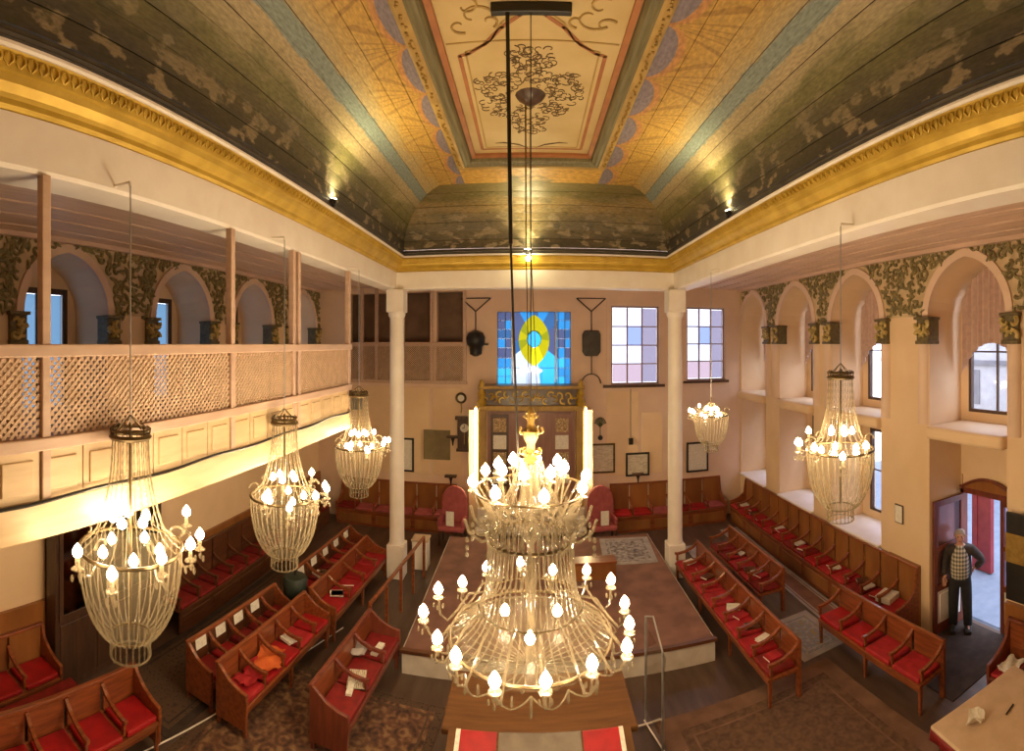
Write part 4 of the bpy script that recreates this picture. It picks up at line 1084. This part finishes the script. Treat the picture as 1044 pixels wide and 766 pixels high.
_, B['LC'] = bench_between((-2.62,5.45), (-2.50,7.35), 1, name='bench', label='red bench left of the great chandelier with papers on the seat', n=3, D=.52, seed=12, solid_ends=True, wood='mahogany', cushions=('red','red_c'))
_, B['LD'] = bench_between((-4.95,1.9), (-4.62,4.42), 1, name='bench', label='deep red bench in the lower left corner', n=5, D=.55, h=.86, seed=13, solid_ends=True, cushions=('red','red'), panel='bench_wood')
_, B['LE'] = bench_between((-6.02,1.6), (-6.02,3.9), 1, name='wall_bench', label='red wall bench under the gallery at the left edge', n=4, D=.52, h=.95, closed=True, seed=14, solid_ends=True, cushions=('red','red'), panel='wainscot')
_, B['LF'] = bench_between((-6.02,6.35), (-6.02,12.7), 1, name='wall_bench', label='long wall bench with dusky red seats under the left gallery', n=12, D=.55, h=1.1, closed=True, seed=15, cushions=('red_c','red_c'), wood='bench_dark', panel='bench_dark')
bench('wall_bench', 'far wall bench right of the ark, behind the right column', (5.4,YW-.02,0), pi, 3.2, 6, .55, 1.17, closed=True, solid_ends=True, seed=16, cushions=('red_c','dusty_red','red'), panel='wainscot')
bench('wall_bench', 'far wall bench left of the ark, behind the left column', (-2.0,YW-.02,0), pi, 3.3, 6, .55, 1.17, closed=True, solid_ends=True, seed=17, cushions=('red_c','dusty_red'), panel='wainscot')
fbn = thing('foot_bench', 'low dark red backless bench behind the lower left bench', 'bench', (-5.42, 1.5, 0))
MB().box(0,.34,0,2.5,.36,.42).build('top', 'bench_dark', fbn, bev=.01); MB().box(.02,.32,.03,2.47,.42,.455).build('cushion', 'red_c', fbn, bev=.015)
for x in (.03,.28):
    for y in (.1,1.25,2.4): MB().box(x,x+.04,y-.02,y+.02,0,.36).build('leg', 'bench_dark', fbn)
rail = thing('wooden_rail', 'long low wooden rail running from the red bench to the left column', 'rail', (0,0,0))
MB().bar((-2.50,7.4,.86), (-2.25,10.3,.86), .055, .05).build('top_rail', 'bench_wood', rail, bev=.01)
for i in range(5):
    q = i/4; MB().box(-2.50+.25*q-.025,-2.50+.25*q+.025,7.42+2.85*q-.025,7.42+2.85*q+.025,0,.84).build('post', 'bench_wood', rail)
lb_ = thing('low_bench', 'plain brown low bench on the platform behind the great chandelier', 'bench', (1.2, 9.6, PT+.012))
MB().box(-.5,.5,-.16,.16,.34,.39).build('top', 'bench_wood', lb_, bev=.008); MB().box(-.48,.48,-.15,-.12,.04,.34).build('front_board', 'wainscot', lb_)
for x in (-.46,.42):
    for y in (-.14,.1): MB().box(x,x+.04,y,y+.04,0,.34).build('leg', 'bench_wood', lb_)

ORD = ['first','second','third','fourth','fifth','sixth','seventh','eighth','ninth']
def on(key, u, v, z=.475, du=0):
    o, rz, L = B[key]; return Vector((o.x+cos(rz)*u-sin(rz)*v, o.y+sin(rz)*u+cos(rz)*v, z)), rz
# sheets pinned inside the backs of the outer left benches
pm = None
def sheet(p, rz, tilt, w_=.22, h=.17, lab='', grp=None, mat='paper', name='paper_sheet'):
    m = MB(); m.box(-w_/2,w_/2,-.003,.003,-h/2,h/2); o = m.build(name, mat, bev=.002, seg=1); o.location = p; o.rotation_euler = (tilt,0,rz)
    return tag(o, lab, 'paper', grp)
for i in range(4):
    o, rz, L = B['LA1']; p, rz = on('LA1', L-.25-.43*i, .045, .71); sheet(p, rz, R(8), lab=f'{ORD[i]} white sheet from the near end, hung on the near outer left bench', grp='white sheets on the near outer left bench')
for i in range(5):
    p, rz = on('LA2', .3+.5*i, .045, .71); sheet(p, rz, R(8), lab=f'{ORD[i]} white sheet from the column end, hung on the far outer left bench', grp='white sheets on the far outer left bench')
def book(p, rz, mat, w_=.17, d=.23, h=.035, lab='', grp=None):
    t = thing('book', lab, 'book', p, rz, grp)
    m = MB(); m.box(-w_/2,w_/2,-d/2,d/2,0,.005).box(-w_/2,w_/2,-d/2,d/2,h-.005,h).box(-w_/2,-w_/2+.006,-d/2,d/2,.005,h-.005); m.build('cover', mat, t)
    MB().box(-w_/2+.007,w_/2-.006,-d/2+.006,d/2-.006,.005,h-.005).build('pages', 'paper', t)
    return t
rb = random.Random(21)
for key, cnt, where in (('R1',9,'the long bench beside the platform'),('R2',5,'the bench before the right wall bench'),('RW',14,'the long right wall bench'),('LB2',3,'the inner left bench by the column'),('LA2',3,'the outer left bench by the column'),('LB1',2,'the left bench with the orange cloth')):
    o, rz, L = B[key]
    for cname, cm in (('red','red_b'),('white','paper'),('brown','bench_dark')):
        k = {'red':cnt//2, 'white':(cnt+2)//3, 'brown':cnt-cnt//2-(cnt+2)//3}[cname]
        for i in range(max(k,0)):
            u = L*((i+.5+rb.uniform(-.3,.3))/max(k,1)); p, _ = on(key, u, rb.uniform(.17,.33), .492)
            book(p, rz+rb.uniform(-.5,.5), cm, lab=(f'{ORD[i]} {cname} book from the ' + ('near' if key[0] == 'R' else 'far') + f' end of {where}' if k > 1 else f'{cname} book lying on {where}'), grp=f'{cname} books on {where}')
# loose cloths and papers
def cloth(name, label, cat, p, rz, w_, d, mat, amp=.03, n=10, seed=0, lift=.0):
    r = random.Random(seed); vs = []; fs = []
    hh = [[r.uniform(0,amp) for j in range(n+1)] for i in range(n+1)]
    for s in (0, 1):
        for i in range(n+1):
            for j in range(n+1):
                a = sum(hh[max(0,min(n,i+q))][max(0,min(n,j+k))] for q in (-1,0,1) for k in (-1,0,1))/9
                vs.append((w_*(i/n-.5)*(1+.08*sin(j*1.3)), d*(j/n-.5)*(1+.08*sin(i*1.7)), a+amp*.5*sin(i*.9+j*.5)+.012+s*.006))
    W = n+1; S = W*W
    for i in range(n):
        for j in range(n):
            a = i*W+j; fs.append((a,a+W,a+W+1,a+1)); fs.append((a+S,a+S+1,a+S+W+1,a+S+W))
    for i in range(n): 
        for (a,b) in ((i*W,(i+1)*W),(i*W+n,(i+1)*W+n),(i,i+1),(n*W+i,n*W+i+1)): fs.append((a,b,b+S,a+S))
    m = MB(); m.add(vs, fs); o = m.build(name, mat, smooth=True); o.location = p; o.rotation_euler = (0,0,rz); return tag(o, label, cat)
o, rz, L = B['LB1']
p, _ = on('LB1', L-.85, .27, .50); cloth('folded_cloth', 'orange cloth spread on the inner left bench', 'cloth', p, rz+.4, .50, .36, 'orange_cloth', .05, seed=3)
p, _ = on('LB1', L-.35, .27, .49); cloth('folded_cloth', 'small crimson cloth near the end of the inner left bench', 'cloth', p, rz-.3, .30, .26, 'red_b', .05, seed=4)
o, rz, L = B['LC']
p, _ = on('LC', L-.75, .30, .492); sheet(p+Vector((0,0,.012)), rz+.3, R(90), .38, .24, 'checked printed sheet on the red bench left of the great chandelier', None, 'print')
p, _ = on('LC', L-.55, .30, .492); book(p, rz+.2, 'paper', .26, .08, .03, 'narrow cream booklet in front of the checked sheet')
p, _ = on('LC', .45, .33, .492); book(p, rz+1.5, 'paper', .10, .30, .03, 'white booklet at the far end of the red bench left of the great chandelier')
p, _ = on('LC', .62, .12, .50); cloth('folded_cloth', 'grey shawl draped over the back of the red bench left of the great chandelier', 'cloth', p+Vector((0,0,.02)), rz, .30, .20, 'carpet_grey', .06, seed=6)
p, _ = on('RW', .52, .26, .492); book(p, B['RW'][1]+.3, 'paper', .30, .34, .09, 'large white package at the near end of the right wall bench')
o, rz, L = B['RD']; p, _ = on('RD', L-.03, .30, .50); cloth('folded_cloth', 'pale cloth lying on the settee beside the door', 'cloth', p-Vector((0,.20,0)), rz, .26, .34, 'paper', .05, seed=8)

# drum planter with a pole between the left benches
dp = thing('drum_stand', 'dark green drum with a pole standing between the paired left benches', 'stand', (-3.99, 7.70, 0))
MB().lathe([(.10,.0),(.12,.03),(.12,.06)], 16).build('foot', 'green_dark', dp, smooth=True)
MB().lathe([(.10,.05),(.11,.45),(.21,.60),(.22,.86),(.19,.90),(.05,.92)], 20).build('drum', 'green_dark', dp, smooth=True)
MB().tube([(0,0,.9),(0,0,1.45)], .02, 8).build('pole', 'iron', dp)

# vitrine under the gallery
vt = thing('glazed_cabinet', 'dark wooden glazed cabinet against the left wall under the gallery', 'cabinet', (-6.03, 3.98, 0))
MB().box(0,.26,0,2.2,0,1.0).box(0,.26,0,2.2,2.62,2.75).box(0,.03,0,2.2,1.0,2.62).box(0,.26,0,.06,1,2.62).box(0,.26,2.14,2.2,1,2.62).build('body', 'dark_wood', vt)
for i in range(3):
    a = .06+i*.693; dd = bpy.data.objects.new('door', None); COL.objects.link(dd); dd.parent = vt
    MB().box(.25,.28,a,a+.07,1.0,2.62).box(.25,.28,a+.623,a+.693,1.0,2.62).box(.25,.28,a+.07,a+.623,1.0,1.08).box(.25,.28,a+.07,a+.623,2.54,2.62).build('stiles', 'dark_wood', dd)
    MB().box(.262,.268,a+.07,a+.623,1.08,2.54).build('pane', 'mirror_dark', dd)
    MB().box(.24,.275,a+.02,a+.673,.08,.94).build('lower_panel', 'dark_wood', vt, bev=.01)

# ================================================================== CENTRE AND FOREGROUND
dk = thing('reading_desk', 'broad wooden reading desk with red velvet strips under the great chandelier', 'desk', (.10, 5.15, 0))
MB().box(-.92,.92,-.30,.48,.05,1.12).build('body', 'desk_brown', dk, bev=.02)
MB().box(-.98,.98,-.36,.54,1.12,1.18).build('top', 'desk_brown', dk, bev=.015)
m = MB(); m.prism([(-.36,1.12),(-.36,1.18),(-.78,1.02),(-.78,.96)], 'x', -.90, .90); m.build('sloped_ledge', 'desk_brown', dk)
for a, b in ((-.78,-.42),(.42,.78)): MB().prism([(-.34,1.186),(-.36,1.190),(-.80,1.024),(-.80,1.012)], 'x', a, b).build('velvet_strip', 'red', dk)
for x in (-.80,.80): MB().prism([(-.34,1.188),(-.36,1.196),(-.80,1.030),(-.80,1.014)], 'x', x-.022, x+.022).build('white_edging', 'paper', dk)
MB().prism([(-.34,1.186),(-.36,1.190),(-.80,1.024),(-.80,1.012)], 'x', -.40, .40).build('glass_plate', 'desk_plate', dk)
MB().box(-.8,.8,-.28,-.22,0,.05).box(-.8,.8,.36,.44,0,.05).build('plinth', 'bench_dark', dk)

gs = thing('glass_screen', 'upright glass screen with thin metal posts right of the reading desk', 'screen', (1.52, 6.0, 0))
MB().tube([(0,.3,0),(0,.3,1.40)], .018, 8).build('post', 'grey_metal', gs); MB().tube([(.09,-.22,0),(.09,-.22,1.22)], .018, 8).build('post', 'grey_metal', gs)
MB().bar((0,.28,.75), (.09,-.20,.66), .008, 1.1, (0,0,1)).build('pane', 'screen_glass', gs)
MB().tube([(-.28,.2,.03),(.22,.26,.03)], .012, 6).build('foot', 'white_paint', gs); MB().tube([(-.02,.3,.03),(.14,-.42,.03)], .012, 6).build('foot', 'white_paint', gs); MB().tube([(-.1,-.40,.03),(.36,-.33,.03)], .012, 6).build('foot', 'white_paint', gs)
MB().tube([(0,.3,1.40),(.05,.1,1.5),(.09,-.22,1.22)], .012, 6).build('top_bar', 'grey_metal', gs, smooth=True)

tb = thing('table', 'table under a cream cloth in the lower right corner', 'table', (4.60, 3.02, 0), R(-6))
MB().box(-.72,.72,-.62,.62,.74,.785).build('cloth_top', 'cloth_cream', tb, bev=.02, seg=3)
cm = MB(); N = 80
per = []
for i in range(N):
    t_ = i/N*4; k = int(t_); q = t_-k; a, b_ = .72, .62
    per.append([(-a+2*a*q,-b_),(a,-b_+2*b_*q),(a-2*a*q,b_),(-a,b_-2*b_*q)][k])
for i in range(N):
    j = (i+1) % N; f0 = 1+.02*sin(i*1.3); f1 = 1+.02*sin(j*1.3)
    cm.add([(per[i][0]*.995,per[i][1]*.995,.76),(per[j][0]*.995,per[j][1]*.995,.76),(per[j][0]*f1,per[j][1]*f1,.62),(per[i][0]*f0,per[i][1]*f0,.62)], [(0,1,2,3)])
o = cm.build('cloth_skirt', 'red_c', tb, smooth=True); sm = o.modifiers.new('t', 'SOLIDIFY'); sm.thickness = .006
for x in (-.62,.62):
    for y in (-.52,.52): MB().box(x-.03,x+.03,y-.03,y+.03,0,.74).build('leg', 'bench_dark', tb)
p = at_floor(995, 737, .79)
cloth('crumpled_tissue', 'crumpled white tissue on the cream table', 'tissue', p, .4, .20, .17, 'paper', .09, 7, 5)
pn = MB().tube([(-.08,0,0),(.09,.02,0)], .010, 6).build('pen', 'black', smooth=True); pn.location = at_floor(1030, 724, .798); tag(pn, 'black pen near the edge of the cream table', 'pen')
cb = MB(); cb.tube([at_floor(x, y, .016) for x, y in ((100,790),(150,765),(190,745),(225,725),(255,704),(300,672),(350,640))], .010, 6)
tag(cb.build('floor_cable', 'white_paint', smooth=True), 'white cable snaking over the floor at the lower left', 'cable')

# round-backed chairs by the ark, small cabinet by the column
def round_chair(label, x, y, rz):
    t = thing('round_back_chair', label, 'chair', (x, y, PT if y < 11.7 else 0), rz, 'round-backed chairs by the ark')
    pts = [(.34*cos(a), .98+.42*sin(a)) for a in [pi*i/12 for i in range(13)]]+[(-.34,.45),(.34,.45)]
    MB().prism(pts, 'y', -.02, .08).build('backrest', 'dusty_red', t, bev=.03); MB().box(-.33,.33,-.45,.0,.38,.50).build('seat', 'dusty_red', t, bev=.04)
    for sx in (-.3,.3):
        MB().box(sx-.04,sx+.04,-.42,0,.5,.68).build('armrest', 'dusty_red', t, bev=.03)
        for sy in (-.4,.0): MB().box(sx-.025,sx+.025,sy,sy+.05,0,.38).build('leg', 'dark_wood', t)
    MB().box(-.10,.10,-.47,-.455,.55,.90).build('white_card', 'paper', t)
    return t
round_chair('dusty red round-backed armchair right of the ark', 1.80, 12.35, R(5)); round_chair('dusty red round-backed armchair left of the ark, behind the great chandelier', -1.9, 12.3, R(-5))
sb = thing('side_cabinet', 'small pale cabinet at the foot of the left column', 'cabinet', (-2.42, 10.75, 0))
MB().box(-.17,.17,-.17,.17,0,.62).build('body', 'white_paint', sb, bev=.01); MB().box(-.19,.19,-.19,.19,.62,.66).build('top', 'cloth_cream', sb, bev=.01); MB().box(-.14,.14,-.185,-.17,.08,.56).build('door', 'white_paint', sb, bev=.006)

# ================================================================== THINGS ON THE FAR WALL
def W(px, py, Y=YW-.02): return at_y(px, py, Y)
def framed(label, x0, y0, x1, y1, fmat, pmat, cat='picture', name='framed_picture', fw=.05, Y=YW-.03):
    a, b = at_y(x0,y1,Y), at_y(x1,y0,Y); w_, h = b.x-a.x, b.z-a.z; t = thing(name, label, cat, ((a.x+b.x)/2, Y, a.z))
    MB().box(-w_/2,-w_/2+fw,-.02,.02,0,h).box(w_/2-fw,w_/2,-.02,.02,0,h).box(-w_/2+fw,w_/2-fw,-.02,.02,0,fw).box(-w_/2+fw,w_/2-fw,-.02,.02,h-fw,h).build('frame', fmat, t)
    MB().box(-w_/2+fw,w_/2-fw,-.006,.012,fw,h-fw).build('sheet', pmat, t); return t
framed('olive board hung on the wall left of the wall clock', 432, 439, 459, 468, 'olive_board', 'olive_board', 'board', 'notice_board')
framed('dark framed sheet beside the left white column', 402, 447, 422, 480, 'black', 'paper')
framed('framed printed notice right of the ark', 601, 452, 627, 483, 'bronze', 'print')
framed('black framed print near the right column', 638, 461, 662, 486, 'black', 'print')
framed('dark framed sheet seen past the right white column', 700, 450, 722, 482, 'black', 'paper')
ck = thing('wall_clock', 'dark wooden pendulum clock on the wall left of the ark', 'clock', W(474, 459))
MB().box(-.19,.19,-.12,.02,.04,.84).build('case', 'dark_wood', ck, bev=.02); MB().box(-.25,.25,-.15,.02,.84,.93).build('top_moulding', 'dark_wood', ck); MB().box(-.22,.22,-.14,.02,-.02,.05).build('base_moulding', 'dark_wood', ck)
m = MB(); m.m = Matrix.Translation((0,-.125,.62)) @ Matrix.Rotation(pi/2,4,'X'); m.lathe([(.115,-.0),(.115,.012)], 20); m.build('dial', 'paper', ck)
MB().box(-.008,.008,-.15,-.138,.62,.71).box(-.06,.0,-.15,-.138,.612,.628).build('hands', 'black', ck)
MB().tube([(0,-.125,.5),(0,-.125,.18)], .008, 5).build('pendulum', 'gold', ck)
og = thing('round_ornament', 'small round gilt ornament above the wall clock', 'ornament', W(470, 406, YW-.06))
m = MB(); m.m = Matrix.Rotation(pi/2,4,'X'); ring(m, .12, 0, .035, 16); m.build('rim', 'bronze', og, smooth=True); m = MB(); m.m = Matrix.Rotation(pi/2,4,'X'); m.lathe([(.10,-.01),(.10,.01)], 16); m.build('centre', 'paper', og)
m = MB(); m.tube([(0,0,-.12),(.02,0,-.30),(0,0,-.40)], .018, 6); m.build('ribbon', 'paint_leaf', og)
def hanging_plate(label, px, lantern):
    c = W(px, 350, YW-.10); t = thing('hanging_plaque', label, 'plaque', (c.x, c.y, c.z))
    m = MB(); m.tube([(-.40,.06,1.22),(0,0,.86)], .018, 5); m.tube([(.40,.06,1.22),(0,0,.86)], .018, 5); m.tube([(-.40,.06,1.22),(.40,.06,1.22)], .014, 5); m.tube([(0,0,.86),(0,0,.32)], .016, 5); m.build('bracket', 'iron', t)
    if lantern:
        MB().lathe([(.05,-.36),(.16,-.30),(.18,-.1),(.24,-.04),(.26,.14),(.20,.28),(.06,.34)], 14).build('lantern', 'black', t, smooth=True); MB().box(.2,.34,-.03,.03,-.06,-.01).build('spout', 'black', t)
    else:
        pts = [(.25*cos(a)*(1 if abs(cos(a)) > .5 else 1), .0) for a in (0,)]
        q = [(-.25,-.24),(-.17,-.35),(.17,-.35),(.25,-.24),(.25,.24),(.19,.34),(-.19,.34),(-.25,.24)]
        MB().prism(q, 'y', -.03, .03).build('plate', 'olive_board' if False else 'iron', t, bev=.02)
        m = MB(); m.tube([(0,0,-.35),(0,0,-.84)], .014, 5); m.tube([(.26*cos(a), .04, -1.10+.26*sin(a)) for a in [pi*i/10 for i in range(11)]], .016, 5); m.build('lower_hook', 'iron', t)
    return t
hanging_plate('black hanging lantern left of the stained glass window', 485, True)
hanging_plate('dark grey plate hung from an iron bracket right of the stained glass', 603, False)
pr_ = thing('wall_ornament', 'small leafy metal ornament above the framed notice right of the ark', 'ornament', W(612, 436))
m = MB()
for i in range(9):
    a = R(20+17.5*i); m.tube([(0,0,0),(.10*cos(a),0,.06+.12*sin(a)),(.17*cos(a),-.01,.06+.22*sin(a))], [.008,.010,.022], 5)
m.tube([(0,0,-.25),(0,0,.05)], .012, 5); m.build('leaves', 'shrub_green', pr_); MB().ball((0,-.02,-.28), .07, 8, 6).build('socket', 'black', pr_, smooth=True)
hs = thing('hanging_switch', 'small black switch hanging on a cord near the right column', 'switch', W(643, 450))
MB().box(-.06,.06,-.06,.0,-.09,.09).build('box', 'black', hs, bev=.01); MB().tube([(0,0,.09),(0,0,1.45)], .006, 5).build('cord', 'iron', hs)
for px, py, lb in ((460,486,'iron wall bracket left of the ark'),(462,446,'small dark wall lamp beside the olive board'),(650,484,'small wooden wall ledge below the black framed print')):
    t = thing('wall_bracket', lb, 'bracket', W(px, py)); MB().box(-.16,.16,-.16,.0,.0,.06).build('shelf', 'dark_wood', t, bev=.008); MB().lathe([(.06,0),(.03,-.1),(.015,-.22)], 8, (0,-.06,0)).build('support', 'iron', t, smooth=True)
cl0 = None
for i, px in enumerate((458, 488, 520, 548, 581, 612, 643)):
    X = 11.6*tan((px-CX)/FPX)
    if cl0 is None:
        cl0 = thing('ceiling_socket', 'leftmost white lamp socket on the ceiling before the far wall', 'lamp', (X, 11.6, CEIL), 0, 'white lamp sockets before the far wall')
        MB().lathe([(.07,0),(.06,-.03),(.04,-.04)], 12).build('holder', 'white_paint', cl0, smooth=True); MB().ball((0,0,-.075), .045, 8, 6).build('lamp', 'white_paint', cl0, smooth=True)
    else: dup(cl0, loc=(X, 11.6, CEIL), label=f'{ORD[i]} white lamp socket from the left on the ceiling before the far wall')
sp = thing('loudspeaker', 'small black loudspeaker on the end of the gallery above the chandelier', 'speaker', (XL+.12, YG1+.05, 3.95))
MB().box(-.08,.08,-.07,.07,0,.26).build('box', 'black', sp, bev=.01); MB().box(-.085,-.05,-.05,.05,.03,.23).build('grille', 'iron', sp)

# right wall: framed notice, striped board by the door
p = at_x(917, 524, 6.09); t = thing('wall_notice', 'small white framed notice on the pier beside the open door', 'sign', p)
MB().box(-.02,.0,-.11,.11,-.17,.17).build('frame', 'dark_wood', t, bev=.01); MB().box(-.026,-.018,-.09,.09,-.15,.15).build('sheet', 'paper', t)
t = thing('display_board', 'black display board with a gold band at the right edge', 'board', (6.01, 3.80, 1.25))
MB().box(-.05,.0,-.45,.28,0,1.28).build('board', 'black', t, bev=.01); MB().box(-.058,-.045,-.45,.28,.56,.98).build('gold_band', 'gold_dark', t)

# ================================================================== MAN AT THE DOOR
def skin_obj(name, verts, edges, radii, mat, parent=None, sub=2, root=0):
    me = bpy.data.meshes.new(name); me.from_pydata(verts, edges, []); me.materials.append(MAT[mat])
    o = bpy.data.objects.new(name, me); COL.objects.link(o)
    if parent: o.parent = parent
    s = o.modifiers.new('skin', 'SKIN'); s.use_smooth_shade = True
    for i, r in enumerate(radii):
        me.skin_vertices[0].data[i].radius = (r if isinstance(r, tuple) else (r, r))
        me.skin_vertices[0].data[i].use_root = (i == root)
    if sub: m = o.modifiers.new('sub', 'SUBSURF'); m.levels = sub; m.render_levels = sub
    return o
man = thing('person', 'man in dark jacket, checked shirt and dark trousers, standing in the doorway', 'person', (6.60, 5.48, .014), R(-52))
V = [(0,0,.93),(0,.01,1.12),(0,.01,1.30),(0,.01,1.42),(0,-.005,1.50),(0,-.02,1.56),(0,-.03,1.63),(0,-.015,1.69),
     (-.09,0,.88),(-.115,-.02,.50),(-.12,.02,.10),(-.13,-.13,.04), (.09,0,.88),(.12,-.03,.50),(.135,0,.10),(.16,-.15,.04),
     (-.18,.01,1.40),(-.25,.03,1.14),(-.255,-.06,.92), (.18,.01,1.40),(.36,.08,1.18),(.24,.14,1.0)]
Ed = [(0,1),(1,2),(2,3),(3,4),(4,5),(5,6),(6,7),(0,8),(8,9),(9,10),(10,11),(0,12),(12,13),(13,14),(14,15),(3,16),(16,17),(17,18),(3,19),(19,20),(20,21)]
Rd = [(.13,.10),(.13,.10),(.14,.10),(.11,.08),.055,.065,.082,.055,.085,.055,.038,.035,.085,.055,.038,.035,.055,.042,.030,.055,.042,.030]
skin_obj('body', V, Ed, Rd, 'skin', man)
skin_obj('trousers', [(0,-.01,1.03),(0,0,.92),(-.10,0,.84),(-.115,-.02,.50),(-.12,.02,.12),(-.12,.015,.05),(.10,0,.84),(.12,-.03,.50),(.135,0,.12),(.135,-.005,.05)],
         [(0,1),(1,2),(2,3),(3,4),(4,5),(1,6),(6,7),(7,8),(8,9)], [(.18,.15),(.185,.15),.12,.098,.085,.085,.12,.098,.085,.085], 'trousers', man)
skin_obj('shirt', [(0,-.06,.90),(0,-.07,1.02),(0,-.075,1.14),(0,-.06,1.28),(0,-.03,1.41),(0,-.01,1.49)], [(0,1),(1,2),(2,3),(3,4),(4,5)], [(.17,.13),(.18,.14),(.18,.145),(.17,.13),(.13,.10),(.07,.065)], 'plaid', man)
skin_obj('jacket', [(0,.045,.84),(0,.045,.98),(0,.045,1.12),(0,.045,1.28),(0,.03,1.41),(0,.03,1.48),(-.20,.01,1.39),(-.28,.03,1.14),(-.275,-.05,.95),(.20,.01,1.39),(.40,.08,1.18),(.27,.13,1.02)],
         [(0,1),(1,2),(2,3),(3,4),(4,5),(4,6),(6,7),(7,8),(4,9),(9,10),(10,11)], [(.225,.13),(.225,.13),(.225,.135),(.22,.135),(.17,.10),(.08,.065),.095,.078,.062,.095,.078,.062], 'jacket', man)
for sx, yy in ((-1,.02),(1,0)):
    x = -.125 if sx < 0 else .145
    m = MB(); m.prism([(-.19,0),(-.18,.06),(-.08,.10),(.09,.11),(.10,.0)], 'x', x-.055, x+.055); m.build('shoe', 'black', man, bev=.015)
def hand(loc, dirz, curl, name='hand'):
    m = MB(); m.m = Matrix.Translation(loc) @ dirz
    m.tube([(0,0,0),(0,0,-.04),(0,0,-.085)], [.026,.036,.032], 8)
    for i, (x, L) in enumerate(((-.027,.062),(-.009,.075),(.009,.07),(.027,.055))):
        m.tube([(x,0,-.08),(x,-.012*curl,-.08-L*.45),(x,-.04*curl,-.08-L*.8),(x,-.05*curl,-.08-L*.95)], [.0095,.009,.008,.006], 6)
    m.tube([(.026,-.005,-.025),(.046,-.02,-.055),(.044,-.03,-.085)], [.012,.011,.008], 6)
    return m.build(name, 'skin', man, smooth=True)
hand((-.275,-.06,.935), Matrix.Rotation(R(8),4,'X'), 1); hand((.24,.145,1.0), Matrix.Rotation(R(60),4,'Y') @ Matrix.Rotation(R(20),4,'X'), 1.2)
m = MB(); m.tube([(0,-.108,1.645),(0,-.128,1.615),(0,-.112,1.60)], [.010,.017,.012], 6); m.build('nose', 'skin', man, smooth=True)
for s in (-1, 1):
    MB().ball((s*.033,-.098,1.648), .011, 8, 6).build('eye', 'black', man, smooth=True)
    m = MB(); m.tube([(s*.085,-.02,1.665),(s*.098,-.012,1.65),(s*.092,-.018,1.615)], [.012,.014,.009], 6); m.build('ear', 'skin', man, smooth=True)
m = MB(); m.tube([(-.025,-.100,1.578),(0,-.108,1.576),(.025,-.100,1.578)], [.004,.007,.004], 6); m.build('mouth', 'dusty_red', man, smooth=True)
m = MB(); m.m = Matrix.Translation((0,.005,1.645)); N = 9
m.lathe([(.088,-.03),(.092,.02),(.085,.06),(.06,.085),(.001,.10)], 16); m.build('hair', 'hair_grey', man, smooth=True).location = (0,.018,0)
m = MB(); m.tube([(-.06,-.05,1.475),(-.02,-.085,1.445),(0,-.09,1.42)], .014, 5); m.tube([(.06,-.05,1.475),(.02,-.085,1.445),(0,-.09,1.42)], .014, 5); m.build('collar', 'plaid', man)
